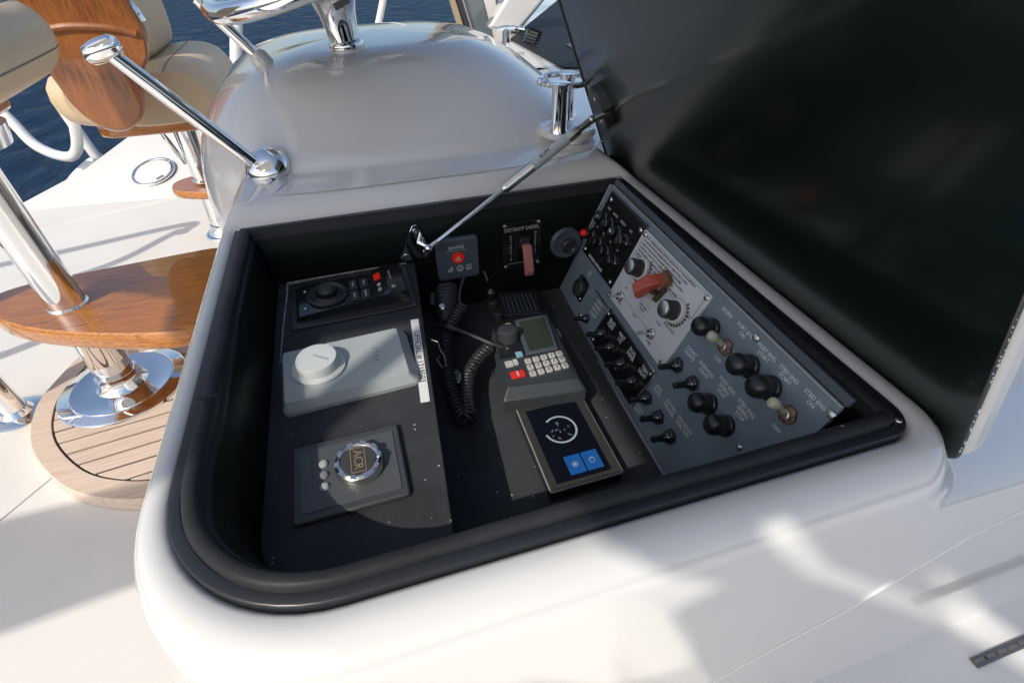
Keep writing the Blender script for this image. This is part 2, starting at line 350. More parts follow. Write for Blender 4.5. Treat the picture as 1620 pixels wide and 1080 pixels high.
# gasket: a flat flange and a fat rounded bead
obj('gasket_flange', MB().grid([ring(-.001, -.004), ring(-.0012, .004), ring(-.003, .0055), ring(-.0118, .0055), ring(-.013, .002)], True), rubber2, con, smooth=50)
gb = [(-.0120, .003), (-.0123, .0075), (-.0140, .0108), (-.0170, .0128), (-.0205, .0132), (-.0240, .0122), (-.0265, .0092), (-.0280, .0045), (-.0285, -.001), (-.0310, -.0025), (-.0320, -.005), (-.0322, -.014)]
gk = lambda z: (z, min(z, z*.55+.001), z, min(z, z*.62+.001)) if z > 0 else z
def wob(row):
    return [p+V((.0007*math.sin(i*.41+1)+.0005*math.sin(i*1.13), .0006*math.sin(i*.37), .0005*math.sin(i*.53+2)+.0003*math.sin(i*1.7))) for i, p in enumerate(row)]
obj('gasket', MB().grid([wob(ring(d, gk(z))) for d, z in gb], True), rubber, con, smooth=60)
obj('gasket_joint', MB().box(-.0008, .0008, -.0105, .0105, 0, .0016), rubber2, con, loc=V((-.2065, .452, .0140))-CO, rot=(0, 0, 1.5708))
# liner walls
lw = [(-.0320, -.008), (-.0385, -.020), (-.0425, -.034), (-.0440, -.06), (-.0450, -.12), (-.0455, -.30)]
obj('liner', MB().grid([ring(d, z) for d, z in lw], True), liner_m, con, smooth=60)
# left ledge following the rounded corner, and the lower floor
P, N = path(*(-.0450,)*4)
edge = lambda y: .0168+(y-.2957)*(.0568-.0168)/(.8429-.2957)
poly = [p for p in P if p[0] < edge(p[1])-.001]
# order: start with front edge end
fr = [p for p in P if p[0] < edge(p[1])]; k0 = next(i for i in range(len(P)) if P[i][0] >= edge(P[i][1]))
seq = [P[(k0+i) % len(P)] for i in range(len(P))]; seq = [p for p in seq if p[0] < edge(p[1])]
seq = [(edge(seq[0][1]), seq[0][1])]+seq+[(edge(seq[-1][1]), seq[-1][1])]
zl = lambda x, y: -.085+.04*(y-.835)-CO.z
lg = MB(); lg.prism([(x-CO.x, y-CO.y) for x, y in seq], -.235-CO.z, lambda x, y: -.085+.04*(y+CO.y-.835)-CO.z)
obj('ledge', lg, ledge_m, con, bevel=.002)
zf = lambda x, y: -.2016+.04*(y+CO.y-.835)-CO.z
obj('locker_floor', MB().prism([(0-CO.x, .235-CO.y), (.45-CO.x, .235-CO.y), (.45-CO.x, .84-CO.y), (0-CO.x, .84-CO.y)], -.32-CO.z, zf), dusty('dusty_floor_laminate', (.040, .043, .046), .55, .9, 900, .6), con)
# pod: superelliptic dome that fillets into the console top
def pod_mesh():
    cx, cy, cz, a, b, c = .09, 1.50, -.10, .455, .50, .298
    rows = []; nphi = 120
    ts = [0, .12, .25, .38, .5, .6, .68, .75, .81, .86, .90, .93, .955, .972, .985, .994, 1.0, 1.015, 1.04, 1.08, 1.12, 1.16]
    for t in ts:
        row = []
        for i in range(nphi):
            ph = 2*math.pi*i/nphi; co, si = math.cos(ph), math.sin(ph)
            R = 1/((abs(co)/a)**3.5+(abs(si)/b)**3.5)**(1/3.5)
            x = cx+R*t*co; y = cy+R*t*si
            if t > 1 and (x < -.19 or y > 1.70): ts2 = 1-(t-1)*2.4; x = cx+R*ts2*co; y = cy+R*ts2*si
            wf = max(0, -si)**2
            zt_ = .190-.022*t*t+.03*(x-cx)
            zs = (-.10+.297*max(0, 1-min(t, 1)**2.6)**(1/2.6))*(1-wf)+(.172-.50*(t-.60))*wf-max(0, t-.93)**2*30*wf
            kk = .045; hh = max(0, kk-abs(zt_-zs))/kk; z = min(zt_, zs)-hh*hh*kk*.25
            if t > 1: z = -.10-(t-1)*.75 if t < 1.13 else -.785
            # console top: flat, with rounded drop at its left edge
            zt = .0302 if x > -.17 else (.0302-(.055-math.sqrt(max(0, .055**2-min(.055, -.17-x)**2))) if x > -.222 else -2)
            if y > 1.75: zt = -2
            k = .11; h = max(0, k-abs(z-zt))/k
            z = max(z, zt)+h*h*k*.25
            row.append(V((x, y, max(z, -.785)))-CO)
        rows.append(row)
    return MB().grid(rows, True)
obj('pod', pod_mesh(), gel, con, smooth=70)
# hairline joint in the side moulding
sl = [(.205,.1385,-.30), (.30,.141,-.245), (.42,.1415,-.20), (.53,.1420,-.145), (.60,.1415,-.120), (.68,.1415,-.110), (.9,.1415,-.105)]
def wall_y(z):
    pr = [(.044,-.014), (.051,-.034), (.058,-.085), (.072,-.2), (.092,-.42), (.12,-.785)]
    for (d0, z0), (d1, z1) in zip(pr, pr[1:]):
        if z <= z0 and z >= z1: return Y0-(d0+(d1-d0)*(z0-z)/(z0-z1))
    return Y0-.044
obj('moulding_seam', MB().tube([V((x, wall_y(z)-.0005, z))-CO for x, y, z in [(p.x, p.y, p.z) for p in bez(sl, 8)]], .0016, 6), gel, con)
# screws in the gasket flange corner
o = obj('screw', SCREW, steel, con, loc=V((.4665,.2165,.0055))-CO)
for x, y in ((-.219,.868), (.475,.868)): obj('screw', SCREW, steel, con, loc=V((x, y, .0055))-CO)
# bench locker below on the near side with its piano hinge
bn = thing('bench_locker', 'white bench locker with steel piano hinge below the console side', 'locker', V((.95,-.4,DZ)))
obj('locker_body', MB().box(-.62, 1.2, -.9, .485, 0, .36), gel, bn, bevel=.015, seg=3)
obj('locker_top', MB().prism(rrect(-.63, 1.2, -.9, .530, .03), .363, .382), gel, bn, bevel=.006)
hg = MB().box(-.27, .55, -.0065, .0065, 0, .0015)
for k in range(41): hg.cyl((-.27+.02*k+.001, 0, .004), (-.27+.02*k+.017, 0, .002), .0026, n=8)
obj('piano_hinge', hg, mat('tarnished_hinge', (.30, .28, .25), .45, .9), bn, loc=(0, .462, .383))
# dark forward ledge trim glimpsed behind the lid
fb = thing('forward_pod', 'white forward moulding with black instrument face beside the open lid', 'moulding', V((1.05,.55,-.066)))
obj('moulding', MB().prism(rrect(-.2, .5, -.26, .5, .04), .0045, .06), gel, fb, bevel=.02, seg=3)
obj('face', MB().box(-.16, .4, -.2, .45, .06, .10), blackp, fb, bevel=.006)

# ================================================================ LID
LM = frame((.508, 1.010, .010), (0, -1, 0), (-.397, 0, .918))
lid = thing('locker_lid', 'large glossy black locker lid raised open on its hinge', 'lid', LM)
LW, LH = .832, .74
obj('lid_skin', MB().prism(rrect(0, LW, -.072, LH, [.012, .030, .05, .05]), -.034, -.0045), gel, lid, bevel=.010, seg=3)
obj('lid_panel', MB().prism(rrect(.001, LW-.001, -.070, LH-.001, [.010, .028, .05, .05]), -.0045, .0), lid_m, lid, bevel=.0035, seg=3)
ch = MB()
for k in range(48):
    t = random.uniform(-.045, .2); s_ = random.uniform(.0006, .0017)*(1.3-t*3.5 if t < .2 else .5)
    ch.ball((LW-.0015+random.uniform(-.0015, .001), t, -.0010), max(.0005, s_), 6, 4, (.5, 1.6, .5))
o = obj('chipped_edge', ch, chip, lid); o['kind'] = 'stuff'
obj('edge_trim', MB().tube([(.0, -.03, .0), (.0, LH-.05, .0)], .0025, 8), blackp, lid)
hb = MB().tube([(.01, -.018, .0045), (LW-.06, -.018, .0045)], .004, 8)
obj('hinge', hb, blackp, lid)

# ================================================================ GAS STRUT
W0 = V((.0800, .790, -.0400)); W1 = V((.4195, .900, .1092)); D = (W1-W0)
st = thing('gas_strut', 'steel gas strut propping the black lid from the far locker wall', 'strut', Matrix.Translation(W0))
pt = lambda t: D*t
obj('rod', MB().cyl(pt(.03), pt(.46), .0042, n=12), chrome, st)
obj('cylinder', MB().lathe([(.0055, 0), (.0095, .006), (.0095, D.length*.42), (.0104, D.length*.425), (.0104, D.length*.47), (.007, D.length*.48)], 18, pt(.44), D), steel, st)
obj('cylinder_end', MB().cyl(pt(.90), pt(1.0), .0066, n=12), steel, st)
obj('ball_socket', MB().ball((0, 0, 0), .0075).cyl(pt(.01), pt(.06), .0055, .004, 12), chrome, st)
stk = MB().lathe([(.0098, 0), (.0098, .085)], 18, pt(.62), D, cap=False)
sk = obj('sticker', stk, mat('pale_sticker', (.52, .57, .60), .45), st)
q = frame(pt(.70)+V((0, 0, 0)), D, V((0, -.5, 1)))
nrm = (V((0, -.45, .9))-D.normalized()*V((0, -.45, .9)).dot(D.normalized())).normalized()
lt = text('AVM', .0120, st, (0, 0, 0), darkprint); lt.matrix_local = frame(pt(.70)+nrm*.0101, D, nrm.cross(D.normalized()))
wb = MB(); wb.prism([(-.022, -.038), (-.029, -.030), (-.001, .028), (.007, .030), (.027, -.026), (.020, -.036)], 0, .002)
wb.cyl((.008, -.008, .002), (.0195, -.0005, .036), .006, .005, 12)
wbo = obj('wall_bracket', wb, chrome, st, bevel=.0006); WBM = frame(V((.0605, .826, -.0395))-W0, (1, 0, 0), (0, 0, 1)); wbo.matrix_local = WBM
for x, y in ((.003, .018), (-.019, -.028), (.016, -.026)): screw(wbo, x, y, .002, 1.1)
lb = MB().prism([(-.034, -.024), (-.010, -.042), (.020, -.034), (.030, .006), (.016, .038), (-.012, .042), (-.032, .018)], -.010, .012)
lbo = obj('lid_bracket', lb, blackp, st, bevel=.003)
obj('pivot_pin', MB().cyl(D-V((.004, 0, .001)), D+V((.036, .004, .010)), .0062, .0075, 14).ball(D, .0080), steel, st)
lbo.matrix_local = Matrix.Translation(-W0) @ frame((.4530, .925, .1220), (.0, -1, 0), (-.397, 0, .918))
screw(lbo, .008, -.020, .012, 1.0); screw(lbo, .006, .024, .012, .9)

# ================================================================ ON THE LEFT LEDGE
def ledge_pt(x, y, h=0): return V((x, y, -.085+.04*(y-.835)+h))
def ledge_frame(x, y, rz=0, h=0):
    c, s = math.cos(rz), math.sin(rz); return frame(ledge_pt(x, y, h), (c, s, .04*s), (-s, c, .04*c))
# joystick controller
jm = ledge_frame(-.058, .752, math.radians(1.5))
jc = thing('joystick_controller', 'black joystick control unit at the far end of the ledge, red lit key', 'controller', jm)
obj('base_plate', MB().prism(rrect(-.100, .096, -.060, .060, .004), 0, .004), blackp, jc, bevel=.001)
body = MB(); pf = [(-.085, -.040, .008), (.030, -.040, .010), (.055, -.040, .020), (.088, -.040, .022)]
body.grid([[(-.092, y, .004) for y in (-.046, .046)], [(-.086, y, .012) for y in (-.042, .042)], [(.028, y, .013) for y in (-.042, .042)], [(.058, y, .026) for y in (-.042, .042)], [(.084, y, .026) for y in (-.042, .042)], [(.092, y, .004) for y in (-.046, .046)]])
body.grid([[(-.092, s*.046, .004), (-.086, s*.042, .012)] for s in (-1,)]+[[(.092, -.046, .004), (.084, -.042, .026)]])
body.add([(-.092,-.046,.004), (-.086,-.042,.012), (.028,-.042,.013), (.058,-.042,.026), (.084,-.042,.026), (.092,-.046,.004)], [(0,1,2,3,4,5)])
body.add([(-.092,.046,.004), (-.086,.042,.012), (.028,.042,.013), (.058,.042,.026), (.084,.042,.026), (.092,.046,.004)], [(5,4,3,2,1,0)])
obj('body', body, navygrey if False else blackg, jc, smooth=20)
jb = obj('joystick', MB().lathe([(.010, .010), (.014, .018), (.0145, .024), (.010, .028)], 20, (-.040, .002, 0)), blackp, jc)
obj('boot_ring', MB().lathe([(.033, .012), (.033, .016), (.029, .018), (.024, .014), (.019, .018), (.014, .013)], 28, (-.040, .002, 0), cap=False), blackp, jb)
for i, (x, y) in enumerate(((.002, .016), (.002, -.016), (.020, .016), (.020, -.016))):
    b_ = obj('button', MB().prism(rrect(-.007, .007, -.013, .013, .002, 3), .0125, .0155), blackp, jc, loc=(x, y, 0), bevel=.0005)
    text(('HOLD', 'AUTO', 'SPEED', 'SEARCH')[i], .0048, b_, (0, 0, .0157), whitep, -math.pi/2)
b_ = obj('lit_button', MB().prism(rrect(-.006, .006, -.008, .008, .002, 3), 0, .003), led_red, jc, loc=(.044, .018, .0195), rot=(0, -.41, 0), bevel=.0005)
for dy in (-.006, -.020): obj('indicator', MB().prism(rrect(-.003, .003, -.004, .004, .001, 3), 0, .001), faint, jc, loc=(.044, dy, .0200), rot=(0, -.41, 0))
text('SEARCHLIGHT', .0042, jc, (.064, .008, .0263), faint, -math.pi/2); obj('power_key', MB().lathe([(.0035, 0), (.003, .0012)], 12, (.066, -.026, .0260)), faint, jc)
for y in (-.024, .024): screw(jc, -.076, y, .0125, .8)
# caulk bead smeared along the ledge back and side
cb = MB().tube([ledge_pt(x, y, .0015+random.uniform(-.0006, .0006)) for x, y in [(-.1715, .62), (-.1700, .70), (-.166, .79), (-.1660, .822), (-.12, .8265), (-.04, .8275), (.04, .8285)]], [.001, .0012, .0016, .003, .0016, .0013, .001], 7)
tag(obj('sealant_bead', cb, mat('old_sealant', (.34, .33, .31), .7, var=.4, scale=80)), 'thin pale bead of old sealant along the back of the black ledge', 'sealant')
# pale grey rotary control box
gm = ledge_frame(-.0755, .572, math.radians(3.2))
gc = thing('rotary_control', 'pale grey control box with a round white knob on the ledge', 'controller', gm)
gb_ = MB(); lo = rrect(-.0910, .0910, -.0560, .0560, .010, 5); up = rrect(-.0845, .0780, -.0490, .0515, .004, 5)
gb_.grid([[(x, y, 0) for x, y in lo], [(x, y, .006) for x, y in lo], [(x, y, .0200) for x, y in up]], True); gb_.add([(x, y, .0200) for x, y in up], [tuple(range(len(up)))])
obj('housing', gb_, palegrey, gc, bevel=.0012, smooth=25)
kn = obj('knob', MB().lathe([(.0355, .0200), (.0360, .0235), (.0325, .0250), (.0290, .0255), (.0280, .0370), (.0265, .0395), (.0200, .0400)], 40, (-.0370, .004, 0)), palegrey2, gc)
obj('knob_mark', MB().prism([(-.0020, -.020), (.0020, -.020), (.0020, .004), (-.0020, .004)], .0401, .0405), palegrey, kn, loc=(-.037, .006, 0), rot=(0, 0, .9))
text('STAR', .012, gc, (.040, .004, .0201), mat('embossed_grey', (.26, .29, .29), .5), -math.pi/2, depth=.0003, space=1.2)
# label tape
lm = frame(ledge_pt(.0243, .5745, .0006), (.075, 1, .04), (-1, .075, 0)); lm = ledge_frame(.0240, .5745, math.radians(-4.0), .0008)
lb2 = thing('label_strip', 'white label tape lettered OFFICIAL # 1218503 along the ledge edge', 'label', lm)
obj('tape', MB().prism(rrect(-.0062, .0062, -.0890, .0890, .001, 2), 0, .0004), tapem, lb2)
text('OFFICIAL # 1218503', .0128, lb2, (0, .004, .0005), darkprint, -math.pi/2, space=1.0, sx=1.0)
# position-beacon remote
am = ledge_frame(-.0855, .402, math.radians(1.0))
ac = thing('beacon_remote', 'black square remote panel lettered ACR with round metal button', 'remote', am)
obj('bezel', MB().prism(rrect(-.0640, .0640, -.0530, .0530, .005), 0, .007), mat('remote_bezel', (.055, .058, .062), .4, bump=.15, bscale=900), ac, bevel=.0025)
obj('face', MB().prism(rrect(-.0545, .0560, -.0430, .0430, .003), .0068, .0080), mat('remote_face', (.085, .09, .095), .4, bump=.1, bscale=900), ac, bevel=.0005)
bt = obj('ring_button', MB().lathe([(.0280, .008), (.0285, .012), (.0270, .019), (.0240, .0215), (.0205, .0205), (.0195, .0195)], 44, (.0130, .001, 0)), steel, ac)
for k in range(10):
    a = k*math.pi/5; obj('notch', MB().box(-.0026, .0026, -.0034, .0034, 0, .0010), mat('worn_steel', (.7, .7, .68), .35, 1.0), bt, loc=(.013+.0240*math.cos(a), .001+.0240*math.sin(a), .0208), rot=(0, 0, a))
obj('button_disc', MB().lathe([(.0200, .0150), (.0200, .0206)], 36, (.0130, .001, 0)), mat('bronze_disc', (.075, .068, .058), .4, .3), bt)
text('ACR', .0148, bt, (.0130, .001, .0208), gold, -math.pi/2, sx=.95, depth=.0004)
fm = MB()
for x0, x1, y0, y1 in ((-.0085, .0085, .0165, .0175), (-.0085, .0085, -.0175, -.0165), (-.0085, -.0075, -.0165, .0165), (.0075, .0085, -.0165, .0165)): fm.box(x0, x1, y0, y1, 0, .0006)
obj('letter_frame', fm, gold, bt, loc=(.013, .001, .0206))
for y, mm in ((.0165, faint), (.0005, mat('grey_lens', (.22, .23, .25), .3)), (-.0155, faint)):
    obj('indicator_lamp', MB().lathe([(.0055, .008), (.0055, .0095), (.0040, .0115), (.0015, .0122)], 16, (-.0280, y, 0)), mm, ac)
for y, s_ in ((.018, 'GPS LOAD'), (-.012, 'TEST'), (.002, 'ON')):
    text(s_, .0040, ac, (-.041, y, .0081), mat('ghost_print', (.09, .085, .075), .5), -math.pi/2)
# little wire clip on the ledge side
wc = MB().tube([(.0475,.606,-.092), (.0560,.600,-.094), (.0570,.578,-.096), (.0600,.572,-.097), (.0590,.548,-.099), (.0520,.5465,-.099), (.0480,.565,-.097), (.0530,.569,-.0965)], .0009, 6)
tag(obj('wire_clip', wc, mat('tarnished_wire', (.22, .19, .15), .4, 1.0)), 'bent steel wire clip on the ledge side beside the label tape', 'clip')

# ================================================================ ON THE FAR WALL
YW = .8285
def wall_frame(x, z): return frame((x, YW, z), (1, 0, 0), (0, 0, 1))
fp = thing('fire_panel', 'slate fire alarm panel with red flame symbol on the far wall', 'alarm panel', wall_frame(.1345, -.0865))
obj('housing', MB().prism(rrect(-.0400, .0400, -.0425, .0420, .006), 0, .012), navygrey, fp, bevel=.003, seg=3)
obj('alarm_light', MB().lathe([(.0115, .012), (.0115, .0135), (.010, .0140)], 28, (0, .003, 0)), led_red, fp)
text('SEAFIRE', .0085, fp, (-.002, .0245, .0123), whitep); text('ENGINE ROOM SYSTEM', .0034, fp, (-.002, .0180, .0123), faint)
fl = MB().prism([(-.005, -.004), (.005, -.004), (.006, 0), (.003, .002), (.001, .007), (-.002, .003), (-.006, .001)], .0141, .0145)
obj('flame_symbol', fl, mat('pale_red_print', (.75, .35, .3), .5), fp, loc=(0, .001, 0))
sy = MB()
for k, hgt in enumerate((.004, .007, .010)): sy.box(-.021+k*.0035, -.019+k*.0035, -.024, -.024+hgt, .0122, .0125)
sy.torus((.002, -.0195, .0124), (0, 0, 1), .006, .0006, 20, 4); sy.torus((.002, -.0195, .0124), (0, 0, 1), .003, .0005, 16, 4)
sy.tube([(.014, -.024, .0124), (.014, -.014, .0124), (.018, -.0155, .0124), (.024, -.014, .0124), (.024, -.024, .0124), (.014, -.024, .0124)], .0006, 4).tube([(.021, -.015, .0124), (.018, -.0195, .0124), (.021, -.0195, .0124), (.018, -.0235, .0124)], .0006, 4)
obj('key_symbols', sy, whitep, fp)
dd = thing('override_switch', 'black engraved switch plate with a red guarded toggle on the far wall', 'switch', wall_frame(.262, -.0835))
obj('plate', MB().prism(rrect(-.0385, .0385, -.0500, .0490, .003), 0, .0025), blackg, dd, bevel=.0006)
for x in (-.033, .033):
    for y in (-.044, .043): screw(dd, x, y, .0025, .95)
text('DETROIT DIESEL', .0102, dd, (0, .0340, .0027), faint, sx=.92)
for k, c_ in enumerate('AUTOMATIC'): text(c_, .0062, dd, (-.0225, .0205-k*.0062, .0027), faint)
for k, c_ in enumerate('OVERRIDE'): text(c_, .0062, dd, (.0265, .0225-k*.0062, .0027), faint)
ln_ = MB().box(-.030, .034, -.0385, -.0379, .0025, .0027); obj('engraved_line', ln_, faint, dd)
obj('switch_base', MB().box(-.0060, .0140, -.006, .016, .0025, .010), blackp, dd, bevel=.001)
gd = MB().prism([(0, 0), (.062, 0), (.062, .010), (.052, .016), (.004, .012)], -.0085, .0085)
o = obj('guard', gd, redfade, dd, bevel=.0025); o.matrix_local = frame((.0045, .008, .012), (0, -1, .30), (0, .30, 1))
rd = thing('rubber_cap', 'round black rubber cap on the far wall beside the switch panels', 'cap', wall_frame(.352, -.0945))
obj('flange', MB().lathe([(.0320, 0), (.0325, .004), (.0290, .009), (.0240, .008), (.0200, .006), (.016, .006)], 40), navygrey, rd)
obj('plug', MB().lathe([(.0150, .006), (.0150, .014), (.0125, .016), (.0100, .013), (.006, .013)], 30, (.004, -.004, 0)), blackp, rd)

# ================================================================ RADIO, HANDSET, TOUCHSCREEN
ra = thing('marine_radio', 'slate marine radio with grey display, keypad and red distress key', 'radio', frame((.2017, .5236, -.155), (.9922, -.125, 0), (.1244, .9873, -.0984)))
pl = [(-.060, 0), (.060, 0), (.0535, .200), (.051, .302), (-.052, .304), (-.0575, .120)]
rb_ = MB(); lo = [(-.066, -.012), (.066, -.012), (.057, .200), (.054, .308), (-.057, .310), (-.063, .118)]
rb_.grid([[(x*.97, y, -.034) for x, y in lo], [(x, y, -.014) for x, y in lo], [(x, y, -.004) for x, y in [(a*.985, b) for a, b in pl]], [(x*.95, y*.99+.003, .0) for x, y in pl]], True)
rb_.add([(x*.95, y*.99+.003, 0) for x, y in pl], [tuple(range(6))]); rb_.add([(x*.97, y, -.034) for x, y in lo], [tuple(range(5, -1, -1))])
obj('body', rb_, mat('radio_plastic', (.040, .046, .052), .4, bump=.12, bscale=900), ra, bevel=.002, smooth=25)
obj('mount', MB().box(-.045, .045, .015, .290, -.085, -.034), blackp, ra)
grl = obj('speaker_grille', MB().prism([(-.038, .212), (.040, .206), (.047, .292), (-.030, .294)], 0, .002), blackp, ra, bevel=.001)
for k in range(8): obj('slat', MB().box(-.0012, .0012, -.034, .034, .002, .0042), navygrey, grl, loc=(-.024+k*.0082, .252, 0))
obj('upper_face', MB().prism([(-.057, .078), (.046, .086), (.050, .298), (-.050, .300)], -.001, .0008), mat('radio_black_face', (.014, .016, .017), .3), ra)
dspl = obj('display_frame', MB().prism([(-.013, .078), (.043, .083), (.048, .196), (-.014, .188)], .0008, .004), navygrey, ra, bevel=.0012)
obj('display', MB().prism([(-.006, .086), (.037, .091), (.041, .186), (-.008, .180)], .0040, .0046), lcd, dspl)
obj('tuning_knob', MB().lathe([(.0195, .0), (.0195, .010), (.0180, .019), (.014, .0215), (.008, .022)], 30, (-.034, .136, 0)), mat('knob_slate', (.04, .043, .05), .4), ra)
for x, y in ((-.046, .248), (-.043, .205)): obj('small_knob', MB().lathe([(.0105, 0), (.0100, .013), (.008, .015)], 20, (x, y, 0)), blackp, ra)
KEY = MB().prism(rrect(-.0050, .0050, -.0055, .0055, .0012, 3), 0, .003).mesh('key'); KEY.materials.append(keym)
for i in range(5):
    for j in range(3):
        kx = -.0135+i*.0138+.0006*j; ky = .0615+.0026*i-j*.0170
        k_ = obj('key', KEY, keym, ra, loc=(kx, ky, 0), rot=(0, 0, .12)); text(('L123H', 'P456M', 'C7890')[j][i], .0080, k_, (0, 0, .0031), darkprint)
obj('distress_key', MB().prism(rrect(-.0115, .0115, -.008, .008, .002, 3), 0, .0035), redk, ra, loc=(-.036, .030, 0), rot=(0, 0, .12), bevel=.0006)
obj('distress_mark', MB().box(-.0012, .0012, -.006, .006, 0, .0004), whitep, ra, loc=(-.036, .030, .0036), rot=(0, 0, .12))
for x, y, wx in ((-.045, .060, .0062), (-.034, .063, .0036)): obj('key', MB().prism(rrect(-wx, wx, -.0068, .0068, .001, 3), 0, .003), keym, ra, loc=(x, y, 0), rot=(0, 0, .12))
obj('blue_key', MB().prism(rrect(-.0055, .0055, -.0062, .0062, .001, 3), 0, .003), mat('pale_blue_key', (.25, .46, .60), .4), ra, loc=(-.0245, .083, 0), rot=(0, 0, .12))
obj('yellow_key', MB().prism(rrect(-.0048, .0048, -.0050, .0050, .001, 3), 0, .003), mat('cream_key', (.50, .50, .36), .4), ra, loc=(-.028, .176, 0))
for k in range(10): obj('marker_dot', MB().box(-.0012, .0012, -.0012, .0012, .0008, .0013), faint, ra, loc=(random.uniform(-.052, -.020), random.uniform(.10, .29), 0))
text('IC-M504A', .0070, ra, (.0600, .150, -.010), faint, -math.pi/2+.05)
obj('cable_plug', MB().lathe([(.0085, -.020), (.0085, .012), (.0065, .018), (.0045, .026)], 16, (-.043, .308, 0), (-.1, .45, 1)), navygrey, ra)
# handset with coiled cord
mc = thing('radio_handset', 'black radio hand microphone with coiled cord hanging beside the ledge', 'microphone', V((.100, .782, -.150)))
MM = frame((0, 0, 0), (.93, -.25, .1), (.3, .9, .25))
hm = MB(); hs = [(-.052, .014, .010), (-.030, .020, .014), (.0, .024, .017), (.026, .0245, .018), (.038, .020, .014)]
hm.grid([[MM @ V((wx*math.cos(a)*(1 if abs(math.cos(a)) < .9 else .97), y, tz*math.sin(a))) for a in [2*math.pi*k/20 for k in range(20)]] for y, wx, tz in [(-.054, .004, .003)]+hs+[(.043, .006, .004)]], True)
obj('handset_body', hm, blackp, mc, smooth=50)
for k in range(4): o = obj('grille_slot', MB().box(-.011, .011, -.0014, .0014, 0, .0012), navygrey, mc); o.matrix_local = MM @ Matrix.Translation((0, .024-.008*k, .0175-.0006*k))
o = obj('talk_key', MB().prism(rrect(-.004, .004, -.014, .014, .003, 4), 0, .006), navygrey, mc); o.matrix_local = MM @ Matrix.Translation((-.0265, .006, -.002))
o = obj('hang_button', MB().lathe([(.0075, 0), (.0075, .006), (.005, .008)], 18), steel, mc); o.matrix_local = MM @ Matrix.Translation((-.004, -.028, .0125))
MO = V((.100, .782, -.150))
def coil(pts, r0, pitch, cr, taper=None):
    base = bez(pts, 40); out = []; acc = 0; up = V((0, 0, 1))
    for i in range(len(base)-1):
        d = base[i+1]-base[i]; L_ = d.length; d.normalize(); s_ = (up-d*up.dot(d)).normalized(); t_ = d.cross(s_); sub = max(1, int(L_/(pitch/9)))
        for k in range(sub):
            u_ = acc+L_*k/sub; a = 2*math.pi*u_/pitch; out.append(base[i]+d*(L_*k/sub)+(s_*math.cos(a)+t_*math.sin(a))*r0-MO)
        acc += L_
    return MB().tube(out, cr, 6)
obj('coiled_cord', coil([(.082,.700,-.166), (.072,.655,-.170), (.066,.610,-.175), (.0655,.565,-.178), (.067,.530,-.180), (.072,.512,-.180), (.080,.524,-.180), (.086,.562,-.178), (.099,.600,-.176), (.122,.630,-.172), (.148,.650,-.168)], .0100, .0074, .0029), blackp, mc, smooth=60)
obj('coiled_cord', coil([(.086,.705,-.160), (.104,.728,-.155), (.124,.752,-.150)], .0100, .0074, .0029), blackp, mc, smooth=60)
obj('cord', MB().tube([p-MO for p in bez([(.122,.748,-.148), (.124,.775,-.140), (.142,.815,-.128), (.165,.838,-.122), (.183,.834,-.128), (.1905,.822,-.150)], 10)], .0028, 8), mat('grey_cord', (.06, .062, .064), .4), mc)
obj('cord', MB().tube([p-MO for p in bez([(.070,.738,-.165), (.084,.704,-.150), (.100,.686,-.146), (.125,.664,-.150), (.148,.644,-.155), (.166,.640,-.165)], 10)], .0028, 8), mat('grey_cord', (.06, .062, .064), .4), mc)
# crumpled scrap of foil
cr = MB(); rows = []
for i in range(7): rows.append([V((-.010+.0034*j+random.uniform(-.001, .001), -.016+.0055*i+random.uniform(-.001, .001), random.uniform(0, .008))) for j in range(7)])
cr.grid(rows); o = obj('foil_scrap', cr, mat('crumpled_foil', (.6, .6, .6), .3, .7), smooth=0, loc=(.0830,.628,-.2070)); o.rotation_euler = (0, 0, .5)
tag(o, 'small crumpled scrap of silvery wrapper beside the coiled cord', 'litter')
# touchscreen
tm = frame(V((.209, .4432, -.1920)), (.9985, .012, 0), (.05, .998, .04))
ts_ = thing('touchscreen', 'black touchscreen with round dial and two blue tiles, nearest the front rim', 'screen', tm)
obj('housing', MB().prism(rrect(-.0540, .0540, -.0790, .0790, .003), -.024, -.0005), blackg, ts_, bevel=.001)
obj('bezel_frame', MB().prism(rrect(-.0545, .0545, -.0795, .0795, .0035), -.0030, .0006), mat('bezel_alu', (.62, .62, .60), .3, .6), ts_, bevel=.0004)
obj('cover_glass', MB().prism(rrect(-.0531, .0531, -.0781, .0781, .0025), .0004, .0012), mat('taupe_glass', (.045, .042, .036), .08, coat=1), ts_)
dsp = obj('display', MB().prism(rrect(-.0420, .0400, -.0700, .0640, .001), .0012, .0015), scr_dark, ts_)
gr = MB(); N_ = 44
for k in range(N_):
    a = math.radians(-150+300*k/N_)+.0
    if True:
        b_a = math.radians(-150+300*(k+1)/N_)
        gr.add([(r*math.cos(t), r*math.sin(t), .0018) for t, r in ((a, .0225), (b_a, .0225), (b_a, .0255), (a, .0255))], [(0, 1, 2, 3)])
o = obj('dial_ring', gr, scr_white, dsp, loc=(-.003, .016, 0), rot=(0, 0, -.35))
for k in range(12):
    obj('chart_mark', MB().box(-random.uniform(.001, .004), random.uniform(.001, .004), -.0008, .0012, .0016, .0018), mat('chart_grey', (.12, .14, .15), .4), dsp, loc=(-.003+random.uniform(-.016, .016), .016+random.uniform(-.015, .015), 0), rot=(0, 0, random.uniform(0, 3)))
